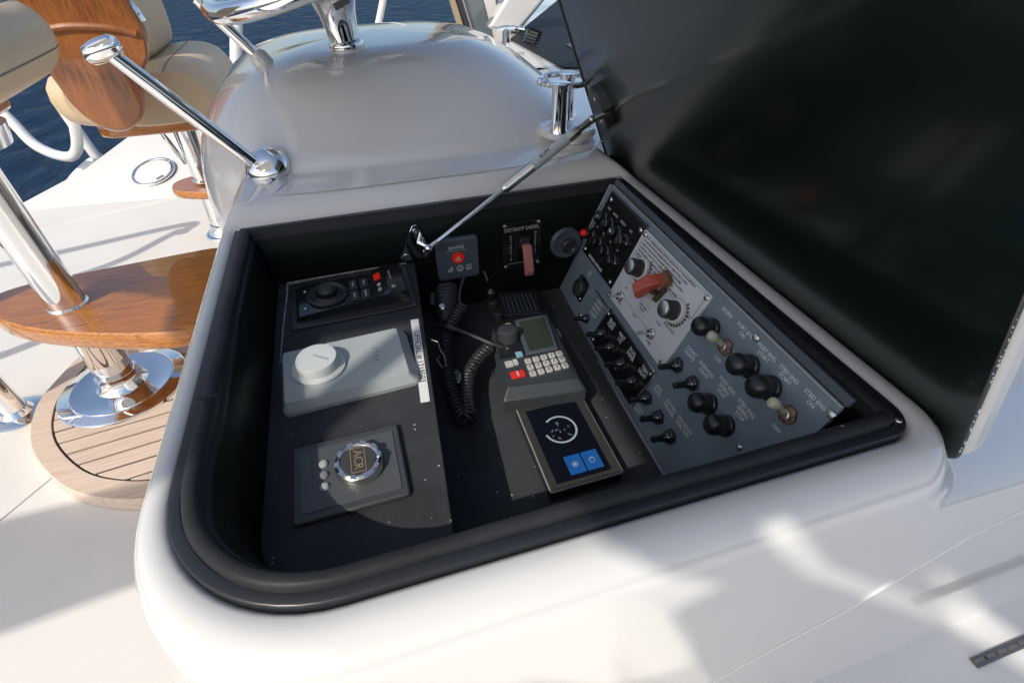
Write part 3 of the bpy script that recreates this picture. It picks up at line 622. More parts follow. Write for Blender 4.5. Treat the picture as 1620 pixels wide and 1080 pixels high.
for x in (-.0060, .0200):
    tl = obj('tile', MB().prism(rrect(-.0120, .0120, -.0155, .0155, .0008, 2), .0016, .0019), scr_blue, dsp, loc=(x, -.0475, 0))
    ic = MB().torus((0, 0, .0020), (0, 0, 1), .0042, .0004, 18, 4)
    if x < 0: ic.prism([(.0032*math.cos(k*math.pi/4)*(1 if k % 2 else .5), .0032*math.sin(k*math.pi/4)*(1 if k % 2 else .5)) for k in range(8)], .0019, .0021)
    else: ic.box(-.0003, .0003, 0, .005, .0019, .0021)
    obj('tile_symbol', ic, scr_white, tl)

# ================================================================ SWITCH PANELS ON THE SLOPING FACE
K = .965
U = V((-.0355, -.9994, 0)); VV = V((.3893, -.0138, .921))
PM = frame((.4362, .8299, .0092), U, VV)
def pf_(u, v, h=0): return PM @ Matrix.Translation((u*K/1000, v*K/1000, h))
mp_ = thing('engine_switch_panel', 'slate switch panel with black start buttons and engraved engine labels', 'switch panel', PM)
obj('panel', MB().prism([(.002, -.238), (.588, -.238), (.588, .003), (.002, .003)], -.006, 0), bluegrey, mp_, bevel=.0008)
obj('edge_strip', MB().box(.008, .588, .0032, .0062, -.004, .0012), mat('pale_edge', (.30, .32, .33), .4, .3), mp_, bevel=.0006)
obj('filler_strip', MB().box(.004, .589, .0064, .0175, -.010, -.0040), mat('slate_filler', (.05, .065, .08), .4), mp_, bevel=.0008)
obj('edge_strip', MB().box(.0, .588, -.2440, -.2390, -.004, .0012), mat('pale_edge', (.30, .32, .33), .4, .3), mp_, bevel=.0006)
obj('edge_strip', MB().box(-.0010, .0014, -.2385, .0030, -.004, .0012), mat('pale_edge', (.30, .32, .33), .4, .3), mp_, bevel=.0006)
def loc(u, v, h=0): return (u*K/1000, v*K/1000, h)
BTN = MB().lathe([(.0185, 0), (.0185, .006), (.0165, .0075), (.0160, .018), (.0175, .022), (.0178, .027), (.0160, .0325), (.0115, .0362), (.0060, .0378), (.002, .0382)], 32).mesh('push_button'); BTN.materials.append(mat('push_button_rubber', (.012, .013, .015), .3, rvar=.1, scale=80))
for u_, v_, s_ in ((409, -42, .76), (493, -39, .80), (534, -38, .81), (481, -118, .77), (521, -118, .77)):
    o = obj('push_button', BTN, blackp, mp_, loc=loc(u_, v_)); o.scale = (s_, s_, s_*1.08)
BOOT = MB().lathe([(.0105, 0), (.0105, .004), (.0092, .005), (.0092, .0075), (.0070, .010), (.0055, .013), (.0046, .020), (.0050, .028), (.0044, .031), (.002, .0325)], 18).mesh('toggle'); BOOT.materials.append(blackg)
NUT = MB().lathe([(.0120, 0), (.0120, .0030), (.0095, .0040)], 6).mesh('hex_nut'); NUT.materials.append(blackp)
def boot(par, u_, v_, ax=.0, ay=0.0, s_=1.0):
    b = obj('toggle', BOOT, blackg, par, loc=loc(u_, v_)); b.rotation_euler = (ax, ay, 0); b.scale = (s_,)*3
    obj('nut', NUT, blackp, b, loc=(0, 0, -.0005)); return b
for u_, v_ in ((398, -120), (440, -118), (386, -200), (427, -201), (465, -202)): boot(mp_, u_, v_, .25+random.uniform(-.05, .05))
MT = MB().lathe([(.0042, .004), (.0036, .014), (.0044, .022), (.0066, .026), (.0072, .030), (.0058, .034), (.002, .036)], 16).mesh('metal_toggle'); MT.materials.append(bone)
MTN = MB().lathe([(.0115, 0), (.0115, .0040), (.0085, .0055), (.0060, .0100), (.0040, .0105)], 6).mesh('toggle_nut'); MTN.materials.append(rust)
MTC = MB().lathe([(.0078, .004), (.0070, .0095), (.0050, .0100)], 16).mesh('toggle_collar'); MTC.materials.append(steel)
for u_, v_ in ((447, -45), (573, -44)):
    o = obj('toggle', MT, bone, mp_, loc=loc(u_, v_), rot=(-.30, -.20, 0)); obj('nut', MTN, rust, mp_, loc=loc(u_, v_)); obj('collar', MTC, steel, mp_, loc=loc(u_, v_))
for u_, v_ in ((474, -5), (607, -6), (554, -120)): screw(mp_, u_*K/1000, v_*K/1000-.002, 0, 1.25)
def lab(par, s_, u_, v_, size=.0075, m_=whitep, line=.95, space=1.02, sx=1.0, rz=0): return text(s_, size, par, (u_*K/1000, v_*K/1000, .0003), m_, rz, line=line, space=space, sx=sx)
lab(mp_, 'HORN', 414, -11, .0073); lab(mp_, 'PORT ENG\nON', 455, -14, .0073, sx=.92); lab(mp_, 'OFF', 448, -66, .0073)
lab(mp_, 'PORT ENG\nSTART', 499, -14, .0073, sx=.92); lab(mp_, 'STBD ENG\nSTART', 540, -14, .0073, sx=.92); lab(mp_, 'STBD ENG\nON', 583, -13, .0073, sx=.92); lab(mp_, 'OFF', 573, -67, .0073)
lab(mp_, 'CHART\nLIGHTS', 404, -92, .0073); lab(mp_, 'OVERHEAD\nLIGHTS', 443, -92, .0073, sx=.88); lab(mp_, 'PORT ENG\nEMERG\nSTOP', 485, -87, .0073, sx=.92); lab(mp_, 'STBD ENG\nEMERG\nSTOP', 527, -87, .0073, sx=.92)
lab(mp_, 'BOW\nLIGHTS', 394, -175, .0073, sx=.85); lab(mp_, 'BATTERY\nPARALLEL', 432, -175, .0073, sx=.88); lab(mp_, 'ENG ROOM\nEVAC FAN', 471, -174, .0073, sx=.88); lab(mp_, 'ANCHOR\nLIGHT', 383, -228, .0070, sx=.85)
# breaker panel
br = thing('breaker_panel', 'black panel of eight small push breakers, one red, uppermost at the far end', 'breaker panel', pf_(96, -68))
obj('plate', MB().prism(rrect(-.0735, .0735, -.0640, .0640, .003), 0, .003), blackg, br, bevel=.0006)
BK = MB().lathe([(.0125, .003), (.0125, .006), (.0100, .008), (.0098, .013), (.0112, .016), (.0112, .019), (.0085, .0205)], 22).mesh('breaker_knob'); BK.materials.append(blackg)
for k in range(4):
    u_ = (41, 71, 104, 137)[k]; obj('breaker_knob', BK, blackg, br, loc=((u_-96)*K/1000, (-52+68)*K/1000, 0))
    o = obj('button_cap', MB().lathe([(.0055, .0195), (.0055, .0225), (.003, .0235)], 14), steel if k % 2 == 0 else blackp, br, loc=((u_-96)*K/1000, (-52+68)*K/1000, 0))
    text(('NAV', 'RADIO', 'STEREO', 'GPS')[k], .0062, br, ((u_-96)*K/1000, (-31+68)*K/1000, .0032), faint); text('10', .0062, br, ((u_-104)*K/1000, (-74+68)*K/1000, .0032), faint)
    u_ = (28, 64, 100, 135)[k]
    obj('breaker_knob', BK, blackg, br, loc=((u_-96)*K/1000, (-95+68)*K/1000, 0))
    if k == 0: obj('red_cap', MB().lathe([(.0062, .0195), (.0062, .025), (.005, .027), (.002, .028)], 18), led_red, br, loc=((u_-96)*K/1000, (-95+68)*K/1000, 0))
text('UNIVERSAL BREAKERS', .0072, br, (-.012, -.0575, .0032), whitep, sx=.9)
for x, y in ((-.062, .050), (.062, .050), (-.066, -.056), (.056, -.057)): screw(br, x, y, .003, 1.2)
# socket
sk_ = thing('power_socket', 'black capped power socket below the breaker panel', 'socket', pf_(78, -190))
obj('flange', MB().prism(rrect(-.022, .022, -.021, .021, .004), 0, .003), blackg, sk_, bevel=.0008)
obj('barrel', MB().lathe([(.0175, .003), (.0175, .010), (.0145, .012), (.0140, .006), (.004, .006)], 26), blackp, sk_)
obj('cap_tab', MB().prism(rrect(-.006, .006, .014, .026, .003), .010, .013), blackp, sk_)
for x, y in ((-.017, .015), (.016, -.015)): screw(sk_, x, y, .003, .8)
lab(mp_, '12V\nDC', 80, -155, .0070)
# small engraved accessory panel
sp = thing('accessory_panel', 'small slate engraved panel with one toggle between socket and black switch panel', 'switch panel', pf_(155, -197))
obj('plate', MB().prism([(-.026, .031), (.036, .032), (.033, -.0345), (-.036, -.0345)], 0, .0025), bluegrey, sp, bevel=.0004)
obj('plate_edge', MB().box(-.026, .036, .0325, .0345, 0, .0032), steel, sp); obj('plate_edge', MB().box(.0345, .0365, -.034, .0322, 0, .0032), steel, sp)
for k in range(4): text(('RUN LTS', 'SPREADER', 'DECK LTS', 'COCKPIT')[k], .0064, sp, (.004, .024-k*.0088, .0027), whitep, sx=.9)
b = obj('toggle', BOOT, blackg, sp, loc=(-.006, -.019, .0025), rot=(.2, 0, 0)); b.scale = (.85,)*3
for x, y in ((-.031, -.029), (.029, -.029)): screw(sp, x, y, .0025, 1.0)
# black toggle panel
bpn = thing('toggle_panel', 'long black panel of four toggles with steel edge, under the grey control plate', 'switch panel', pf_(281, -200))
obj('plate', MB().prism([(-.083, .0355), (.086, .0365), (.080, -.0355), (-.090, -.0355)], 0, .003), blackg, bpn, bevel=.0005)
obj('steel_edge', MB().box(-.083, .087, .0372, .0410, 0, .0040), steel, bpn, bevel=.0005)
for x in (-.086, .0895): obj('steel_edge', MB().box(x-.0022, x+.0008, -.034, .0365, 0, .0035), steel, bpn, bevel=.0004)
for u_ in (214, 254, 299, 344):
    b = obj('toggle', BOOT, blackg, bpn, loc=((u_-281)*K/1000, -.003, .003), rot=(.25, 0, 0)); obj('nut', NUT, blackp, b, loc=(0, 0, -.0005))
for u_, s_ in ((221, 'BILGE\nPUMP'), (262, 'MAST\nLTS'), (305, 'DUAL\nWIPER'), (350, 'TRIM\nLIGHT')): text(s_, .0098, bpn, ((u_-281)*K/1000, .0225, .0032), whitep, line=.85, sx=.85)
text('OFF', .0070, bpn, (.006, -.020, .0032), whitep); text('OFF', .0070, bpn, (-.045, -.020, .0032), whitep)
for x, y in ((-.080, .030), (.080, .030), (.076, -.030), (-.082, -.030)): screw(bpn, x, y, .003, .95)
# grey synchroniser plate
gy = thing('sync_control_plate', 'grey printed control plate with two silver knobs and a red guarded switch', 'control panel', pf_(275, -78))
obj('plate', MB().prism(rrect(-.1005, .1005, -.0655, .0675, .004), 0, .004), greyplate, gy, bevel=.0006)
rows = ['READ OWNERS MANUAL BEFORE OPERATION OF THIS EQUIPMENT', 'TO SYNCHRONIZE ENGINES SET BOTH THROTTLES TO IDLE', 'TURN POWER SWITCH ON AND SELECT LEAD ENGINE', 'ADVANCE THROTTLE TO DESIRED RPM AND ENGAGE SYNC', 'IN THE EVENT OF A FAILURE LIFT THE RED GUARD', 'THE BACKUP MODE WILL THEN CONTROL ENGINE SPEED']
for k, s_ in enumerate(rows): text(s_, .0048, gy, (-.088, .0595-k*.0062, .0042), darkprint, align='LEFT', sx=1.05)
for k, s_ in enumerate(['CAUTION DO NOT SHIFT', 'WHEN ENGINE RPM IS', 'ABOVE IDLE SPEED', 'TROLL 0 - 800 RPM']): text(s_, .0046, gy, (.040, .021-k*.0058, .0042), darkprint, align='LEFT', sx=.95)
bx = MB()
for x0, x1, y0, y1 in ((-.093, .093, .0632, .0638), (-.093, .093, .0240, .0246), (-.093, -.0924, .0246, .0632), (.0924, .093, .0246, .0632), (-.018, -.0175, -.036, -.018), (.008, .0085, -.036, -.018), (-.018, .0085, -.0182, -.0178), (-.018, .0085, -.0362, -.0358)): bx.box(x0, x1, y0, y1, .004, .0042)
bx.box(-.052, .038, -.0425, -.0419, .004, .0042); obj('printed_lines', bx, darkprint, gy)
text('BACKUP\nMODE', .0055, gy, (-.005, -.027, .0042), darkprint); text('ON', .0050, gy, (-.066, -.028, .0042), darkprint); text('OFF', .0050, gy, (-.062, -.056, .0042), darkprint); text('SYNC', .0050, gy, (-.012, -.0475, .0042), darkprint); text('TROLL VALVE', .0050, gy, (.066, -.013, .0042), darkprint); text('PORT', .0050, gy, (.045, -.022, .0042), darkprint); text('STBD', .0050, gy, (.048, -.056, .0042), darkprint)
for u_, v_ in ((218, -61), (339, -63)):
    kx, ky = (u_-275)*K/1000, (v_+78)*K/1000
    kb = obj('dial_skirt', MB().lathe([(.0192, .004), (.0186, .0095), (.0175, .0105)], 40, (kx, ky, 0)), mat('white_dial', (.62, .62, .60), .4), gy)
    for q in range(14):
        a = math.radians(-130+190*q/13); obj('dial_tick', MB().box(.0195, .0240, -.0018, .0018, .004, .0046), darkprint, kb, loc=(kx, ky, 0), rot=(0, 0, a))
    kk = obj('dial_knob', MB().lathe([(.0150, .0105), (.0150, .012), (.0134, .013), (.0128, .029), (.0120, .030)], 36, (kx, ky, 0)), mat('dark_knurl', (.03, .03, .032), .4), gy)
    for q in range(24):
        a = q*math.pi/12; obj('knurl', MB().box(.0128, .0137, -.0008, .0008, .0132, .0285), mat('dark_knurl', (.03, .03, .032), .4), kk, loc=(kx, ky, 0), rot=(0, 0, a))
    obj('silver_cap', MB().lathe([(.0115, .0299), (.0115, .0315), (.0098, .0322)], 30, (kx, ky, 0)), mat('spun_alu', (.72, .72, .71), .3, 1.0), kk)
gd2 = MB().prism([(-.006, 0), (.044, 0), (.047, .008), (.040, .020), (.020, .021), (.002, .013)], -.0095, .0095)
o = obj('guard', gd2, redp, gy, bevel=.002); o.matrix_local = frame((.006, .032, .010), (-.34, -.86, .26), (.06, .24, .97))
o = obj('guard_hinge', MB().box(-.004, .014, -.011, .011, 0, .011), mat('guard_brown', (.20, .07, .04), .5), gy, bevel=.001); o.matrix_local = frame((.009, .032, .004), (.3, 1, 0), (-1, .3, 0))
obj('guard_spring', MB().cyl((.020, .026, .008), (.013, .000, .008), .0045, n=10).cyl((.012, .012, .004), (.012, .012, .020), .004, n=10), mat('dark_brass', (.12, .10, .07), .4, .8), gy)
STG = MB().lathe([(.0085, .004), (.0085, .007), (.0065, .008), (.0060, .012), (.0030, .0125), (.0022, .020), (.0030, .027), (.0026, .031), (.001, .032)], 14).mesh('steel_toggle'); STG.materials.append(steel)
for u_, v_ in ((208, -124), (322, -120)): obj('toggle', STG, steel, gy, loc=((u_-275)*K/1000, (v_+78)*K/1000, 0), rot=(.12, -.05, 0))
for x, y in ((-.093, .0605), (.094, .0605), (-.094, -.0585), (.093, -.0585)): screw(gy, x, y, .004, 1.15)
for o_ in list(gy.children):
    pass

# ================================================================ HELM CHAIRS
def chair(name, label, base, rz, far=False, plate_r=.18):
    t = thing(name, label, 'helm chair', Matrix.Translation(base) @ Matrix.Rotation(rz, 4, 'Z'), 'helm chairs')
    return t
def pedestal(t, plate_r, tube_r, low_r, zf_, ztop):
    obj('base_plate', MB().lathe([(plate_r, 0), (plate_r, .006), (plate_r*.97, .010), (plate_r*.82, .0125), (plate_r*.79, .0165), (plate_r*.76, .0165), (plate_r*.73, .0135), (low_r*1.4, .017), (low_r*1.2, .030), (low_r*1.12, .050)], 56), chrome, t)
    obj('lower_post', MB().lathe([(low_r*1.12, .05), (low_r*1.16, .058), (low_r, .062), (low_r, zf_-.035), (low_r*1.06, zf_-.03), (low_r*1.06, zf_-.004)], 40), chrome, t)
    obj('upper_post', MB().lathe([(tube_r*1.1, zf_+.018), (tube_r*1.1, zf_+.024), (tube_r, zf_+.030), (tube_r, ztop)], 40), chrome, t)
B1 = V((-.878, 1.486, -.748))
c1 = chair('helm_chair', 'near helm chair with tan cushion, thick chrome post and wide teak footrest', B1, 0)
pedestal(c1, .183, .046, .052, .300, .74)
fr1 = [V((x, y, 0)) for x, y in [(.396,.10),(.393,.185),(.372,.222),(.30,.222),(.12,.200),(-.05,.180),(-.17,.158),(-.235,.118),(-.232,.06),(-.17,-.015),(-.08,-.085),(.05,-.150),(.20,-.205),(.30,-.230),(.352,-.218),(.378,-.170),(.392,-.05)]]
def closed_spline(pts, n=6):
    N_ = len(pts); out = []
    for i in range(N_):
        a, b, c, d = pts[(i-1) % N_], pts[i], pts[(i+1) % N_], pts[(i+2) % N_]
        for k in range(n):
            t = k/n; out.append(.5*((2*b)+(c-a)*t+(2*a-5*b+4*c-d)*t*t+(3*b-a-3*c+d)*t**3))
    return out
sp1 = [(p.x, p.y) for p in closed_spline(fr1)]
def inset(sp_, k): cx = sum(p[0] for p in sp_)/len(sp_); cy = sum(p[1] for p in sp_)/len(sp_); return [(cx+(x-cx)*k, cy+(y-cy)*k) for x, y in sp_]
def board(sp_, z0, z1, e=.97):
    mb = MB(); lay = [(inset(sp_, e-.02), z0), (inset(sp_, e), z0+.003), (sp_, z0+.012), (sp_, z1-.014), (inset(sp_, (1+e)/2), z1-.004), (inset(sp_, e), z1)]
    mb.grid([[(x, y, z) for x, y in s_] for s_, z in lay], True)
    mb.add([(x, y, lay[-1][1]) for x, y in lay[-1][0]], [tuple(range(len(sp_)))]); mb.add([(x, y, z0) for x, y in lay[0][0]], [tuple(range(len(sp_)-1, -1, -1))]); return mb
obj('footrest', board(sp1, .262, .322), teakv, c1, smooth=60)
# seat: rolled vinyl cushion over a wooden pan
def cushion(prof, y0, y1, crown=.02, n=14):
    """profile in xz swept along y with rounded ends"""
    cx = sum(p[0] for p in prof)/len(prof); cz = sum(p[1] for p in prof)/len(prof); rows = []
    for k in range(n+1):
        t = k/n; y = y0+(y1-y0)*t; e = min(t, 1-t)*2; s_ = .80+.20*math.sqrt(max(0, 1-(1-min(1, e*3))**2)) if e < .34 else 1.0
        s_ += crown*math.sin(math.pi*t); rows.append([(cx+(px-cx)*s_, y, cz+(pz-cz)*s_) for px, pz in prof])
    mb = MB().grid(rows, True); m_ = len(prof)
    mb.add(rows[0], [tuple(range(m_))]); mb.add(rows[-1], [tuple(range(m_-1, -1, -1))]); return mb
seatp = [V((x, 0, z)) for x, z in [(-.28,.84),(-.28,.96),(-.05,.985),(.09,1.015),(.165,1.015),(.208,.975),(.210,.915),(.175,.865),(.10,.845),(-.05,.84)]]
prof = [(p.x, p.z) for p in closed_spline(seatp, 4)]
obj('seat_cushion', cushion(prof, -.27, .27), vinyl, c1, smooth=60)
def seam(prof_, px, pz, y0, y1, r=.0022, crown=.02):
    cx = sum(p[0] for p in prof_)/len(prof_); cz = sum(p[1] for p in prof_)/len(prof_); pts = []
    bx_, bz_ = min(prof_, key=lambda p: (p[0]-px)**2+(p[1]-pz)**2)
    for k in range(15):
        t = k/14; y = y0+(y1-y0)*t; e = min(t, 1-t)*2; s_ = .80+.20*math.sqrt(max(0, 1-(1-min(1, e*3))**2)) if e < .34 else 1.0
        s_ += crown*math.sin(math.pi*t); pts.append((cx+(bx_-cx)*s_, y, cz+(bz_-cz)*s_))
    return MB().tube(pts, r, 6)
obj('seat_piping', seam(prof, .165, 1.015, -.27, .27), vinylseam, c1)
obj('seat_piping', seam(prof, .210, .915, -.27, .27), vinylseam, c1)
obj('seat_pan', MB().prism(rrect(-.27, .08, -.20, .20, .08), .80, .845), teakv, c1, bevel=.01)
obj('seat_mount', MB().lathe([(.05, .735), (.10, .755), (.11, .80)], 30), chrome, c1)
bp_ = [V((x, 0, z)) for x, z in [(-.36,.92),(-.40,1.3),(-.38,1.45),(-.30,1.45),(-.27,1.3),(-.25,.95)]]
obj('back_cushion', cushion([(p.x, p.z) for p in closed_spline(bp_, 4)], -.26, .26), vinyl, c1, smooth=60)
# far chair
B2 = V((-.713, 2.603, -.79))
c2 = chair('helm_chair', 'far helm chair with tan seat and curved varnished teak side panel', B2, 0)
pedestal(c2, .095, .050, .054, .255, .70)
fr2 = [V((x, y, 0)) for x, y in [(.20,-.12),(.24,.0),(.22,.14),(.10,.16),(-.04,.12),(-.135,.06),(-.15,-.01),(-.11,-.075),(.02,-.13),(.12,-.15)]]
obj('footrest', board([(p.x, p.y) for p in closed_spline(fr2)], .225, .262), teakv, c2, smooth=60)
# brace beside the post
obj('post_brace', MB().tube([(-.055, -.02, .60), (-.085, -.03, .50), (-.05, -.02, .36)], .010, 10), chrome, c2)
sp2 = [V((x, 0, z)) for x, z in [(-.30,.63),(-.30,.77),(-.05,.785),(.10,.80),(.20,.775),(.247,.70),(.235,.64),(.18,.60),(.05,.585),(-.10,.59)]]
obj('seat_cushion', cushion([(p.x, p.z) for p in closed_spline(sp2, 4)], -.30, .24), vinyl, c2, smooth=60)
obj('seat_piping', seam([(p.x, p.z) for p in closed_spline(sp2, 4)], .11, .80, -.30, .24), vinylseam, c2)
bk2 = [V((x, 0, z)) for x, z in [(-.02,.80),(-.05,1.15),(-.0,1.28),(.10,1.26),(.125,1.05),(.13,.86),(.10,.80)]]
obj('back_cushion', cushion([(p.x-.08, p.z) for p in closed_spline(bk2, 4)], -.20, .24), vinyl, c2, smooth=60)
obj('seat_pan', MB().prism(rrect(-.26, .17, -.22, .22, .08), .545, .590), teakv, c2, bevel=.01)
# teak side panel: thick curved board facing the camera
tp = [V((x, z, 0)) for x, z in [(.105,1.02),(.118,.95),(.105,.86),(.060,.80),(.035,.74),(.0,.665),(-.07,.625),(-.14,.645),(-.185,.72),(-.20,.80),(-.225,.90),(-.28,.98),(-.34,1.05),(-.30,1.14),(-.10,1.17),(.06,1.14)]]
tps = [(p.x, p.y) for p in closed_spline(tp)]
tpb = board(tps, 0, .040, .955); tpn = obj('teak_side_panel', tpb, teakp, c2, smooth=60); tpn.matrix_local = frame((.0, -.40, .0), (1, 0, 0), (0, 0, 1))
rl = MB().tube(bez([(-.245,.905,.040), (-.19,.93,.042), (-.09,.945,.042), (.03,.935,.042), (.095,.915,.040)], 8), .011, 8)
o = obj('raised_rail', rl, teakp, tpn)
obj('chrome_corner', MB().tube([(.09, 1.01, .02), (.112, .975, .02), (.118, .945, .02)], .014, 10), chrome, tpn)
# small chrome table base at the left edge
t3 = thing('table_pedestal', 'small chrome pedestal foot on the deck at the left edge', 'pedestal', V((-1.199, 1.495, DZ)))
obj('base_plate', MB().lathe([(.080, 0), (.080, .005), (.070, .010), (.045, .014), (.036, .03)], 40), chrome, t3)
obj('post', MB().lathe([(.033, .02), (.031, .6)], 30), chrome, t3)
# teak platform under the near chair
tk = thing('teak_platform', 'oval laid teak platform under the near helm chair', 'platform', V((-.80, 1.42, DZ)))
TK = V((-.80, 1.42, DZ))
ol = [V((x, y, 0)) for x, y in [(-1.115,1.56),(-1.118,1.42),(-1.06,1.26),(-.93,1.10),(-.80,1.02),(-.66,.985),(-.50,.99),(-.38,1.1),(-.32,1.3),(-.32,1.6),(-.40,1.85),(-.60,1.98),(-.85,1.97),(-1.03,1.80)]]
outl = [(p.x-TK.x, p.y-TK.y) for p in closed_spline(ol)]; inn = inset(outl, .84)
obj('core', MB().prism(inset(outl, .985), .0, .0375), caulk, tk)
bd = MB(); lays = [(outl, .002), (outl, .034), (inset(outl, .985), .042), (inset(outl, .855), .0425), (inset(outl, .852), .036)]
bd.grid([[(x, y, z) for x, y in s_] for s_, z in lays], True); obj('border', bd, teakr, tk, smooth=40)
ang = math.radians(8); ca, sa = math.cos(ang), math.sin(ang); pw = .056
inr = inset(outl, .838); rot = [(x*ca+y*sa, -x*sa+y*ca) for x, y in inr]
def clip_strip(pl_, y0, y1):
    for sgn, yy in ((1, y0), (-1, y1)):
        out = []
        for i in range(len(pl_)):
            a, b = pl_[i], pl_[(i+1) % len(pl_)]; ia = sgn*(a[1]-yy) >= 0; ib = sgn*(b[1]-yy) >= 0
            if ia: out.append(a)
            if ia != ib: t = (yy-a[1])/(b[1]-a[1]); out.append((a[0]+(b[0]-a[0])*t, yy))
        pl_ = out
        if not pl_: return []
    return pl_
y = -.62
while y < .62:
    s_ = clip_strip(rot, y+.0040, y+pw-.0040)
    if len(s_) > 2: obj('plank', MB().prism(s_, .030, .0420+random.uniform(-.0006, .0006)), teakr, tk, rot=(0, 0, ang), bevel=.0008)
    y += pw

# ================================================================ POD FITTINGS
th = thing('throttle_lever', 'chrome throttle lever reaching up from a ball hub on the pod', 'lever', V((-.172, 1.050, .033)))
TO = V((-.172, 1.050, .033)); hd = V((-.337, 1.000, .256))-TO; b0 = V((-.015, -.012, .012))
obj('hub', MB().lathe([(.042, -.03), (.042, .010), (.039, .022), (.029, .032), (.014, .0375), (.004, .038)], 36, (0, 0, 0), (-.25, -.45, .85)), chrome, th)
dirn = (hd-b0).normalized()
obj('arm', MB().tube([b0, b0.lerp(hd, .35), b0.lerp(hd, .7), hd], [.0110, .0125, .0125, .0105], 16), chrome, th)
ha = V((-1, .05, -.25)).normalized()
ha = V((.95, -.1, .30)).normalized()
obj('handle', MB().tube([hd-ha*.032, hd-ha*.030, hd-ha*.024, hd-ha*.012, hd, hd+ha*.016, hd+ha*.021, hd+ha*.022], [.003, .009, .0140, .0158, .0158, .0150, .012, .005], 22), chrome, th)
# shift lever on the far side of the pod
sv = thing('shift_lever', 'slim chrome lever on the far left shoulder of the pod', 'lever', V((-.170, 1.350, .168)))
obj('arm', MB().tube([(0, 0, 0), (-.055, -.005, .075), (-.085, -.008, .115)], [.011, .012, .010], 14), chrome, sv)
obj('socket', MB().lathe([(.022, -.02), (.020, .008), (.013, .016)], 24, (0, 0, 0), (-.5, 0, .85)), gel, sv)
# wheel
swa = V((-.30, -.10, .95)).normalized(); swo = V((.0, 1.30, .345))
sw = thing('steering_wheel', 'chrome dished steering wheel on a tapered hub above the pod', 'steering wheel', swo)
wq = swa.to_track_quat('Z', 'Y')
obj('rim', MB().torus((0, 0, 0), swa, .235, .018, 72, 16), chrome, sw)
obj('dish', MB().lathe([(.050, -.045), (.070, -.032), (.11, -.018), (.17, -.010), (.225, -.006), (.225, .0), (.12, -.004), (.05, -.02)], 60, (0, 0, 0), swa), chrome, sw)
obj('hub', MB().lathe([(.037, -.158), (.038, -.152), (.036, -.147), (.0325, -.143), (.034, -.12), (.038, -.095), (.046, -.070), (.062, -.048), (.085, -.034)], 40, (.0, 0, 0), (-.10, -.02, 1)), chrome, sw)
obj('hub_pedestal', MB().lathe([(.056, -.23), (.048, -.185), (.041, -.158)], 40, (-.0, 0, 0), (-.10, -.02, 1)), gel, sw)
obj('hub_badge', MB().prism(rrect(-.018, .018, -.006, .006, .003), 0, .004), chrome, sw, loc=(.020, -.040, -.075), rot=(1.35, -.35, .35))
# rod-holder style drink holder: two chrome hoops on a white disc
chd = thing('drink_holder', 'chrome two-post drink holder on a white disc between pod and lid', 'drink holder', V((.437, 1.055, .0315)))
obj('disc', MB().lathe([(.062, .008), (.064, .012), (.064, .020), (.060, .024)], 48), gel, chd)
obj('foot', MB().lathe([(.028, 0), (.028, .008)], 24, (.0, -.030, 0)).lathe([(.028, 0), (.028, .008)], 24, (-.035, .02, 0)), gel, chd)
for nm, (px, py), a0, a1 in (('hoop', (-.034, -.036), 175, 330), ('hoop', (.012, .040), 20, 185)):
    z1 = .112; post = MB().lathe([(.019, .023), (.0165, .030), (.0160, .10), (.0200, .116)], 18, (px, py, 0))
    obj('post', post, chrome, chd)
    hp_ = [(-.010+.052*math.cos(math.radians(a)), .050*math.sin(math.radians(a)), z1) for a in range(a0, a1+1, 10)]
    hpo = obj(nm, MB().tube(hp_, .0058, 10).ball(hp_[0], .0082).ball(hp_[-1], .0082), chrome, chd)
screw(chd, -.034, .004, .024, 2.0); screw(chd, .038, -.02, .024, 2.0)
# second holder beyond the pod's shoulder
ch2 = thing('deck_cleat', 'small chrome cleat at the far right shoulder of the pod', 'cleat', V((.62, 2.16, .032)))
obj('horn', MB().tube([(-.05, 0, .035), (-.02, 0, .042), (.03, 0, .042), (.07, -.02, .036)], [.006, .009, .009, .006], 10), chrome, ch2)
obj('foot', MB().lathe([(.020, -.05), (.014, .0), (.012, .035)], 16), chrome, ch2)
# forward dash behind the lid: sloped black panel in a white surround
db = thing('forward_dash', 'dark instrument dash with vent slots in a white surround behind the pod', 'dash', V((.85, 2.1, .0)))
DB = V((.85, 2.1, 0))
obj('surround', MB().prism([(x-DB.x, y-DB.y) for x, y in [(.45,1.20), (1.9,1.0), (2.2,3.2), (1.35,3.9), (.62,2.22)]], -.6, .0275), gel, db, bevel=.02, seg=3)
obj('panel', MB().prism([(x-DB.x, y-DB.y) for x, y in [(.648,2.19), (.662,1.66), (1.6,1.3), (1.9,2.6), (1.25,3.25)]], .0285, .034), darkpan, db)
obj('display_glass', MB().prism([(x-DB.x, y-DB.y) for x, y in [(.80,1.99), (.77,1.66), (1.2,1.5), (1.25,1.95)]], .0345, .0375), glass_m, db, bevel=.001)
obj('display_glass', MB().prism([(x-DB.x, y-DB.y) for x, y in [(1.12,2.85), (.98,2.42), (1.5,2.25), (1.6,2.75)]], .0345, .0375), glass_m, db, bevel=.001)
vn = obj('vent', MB().prism([(x-DB.x, y-DB.y) for x, y in [(.672,2.10), (.688,1.98), (.79,2.27), (.765,2.36)]], .0345, .037), blackp, db)
for k in range(5): obj('vent_slat', MB().box(-.007, .007, -.045, .045, 0, .007), blackg, vn, loc=(.685+.024*k-DB.x, 2.06+.056*k-DB.y, .037), rot=(0, .4, .15))
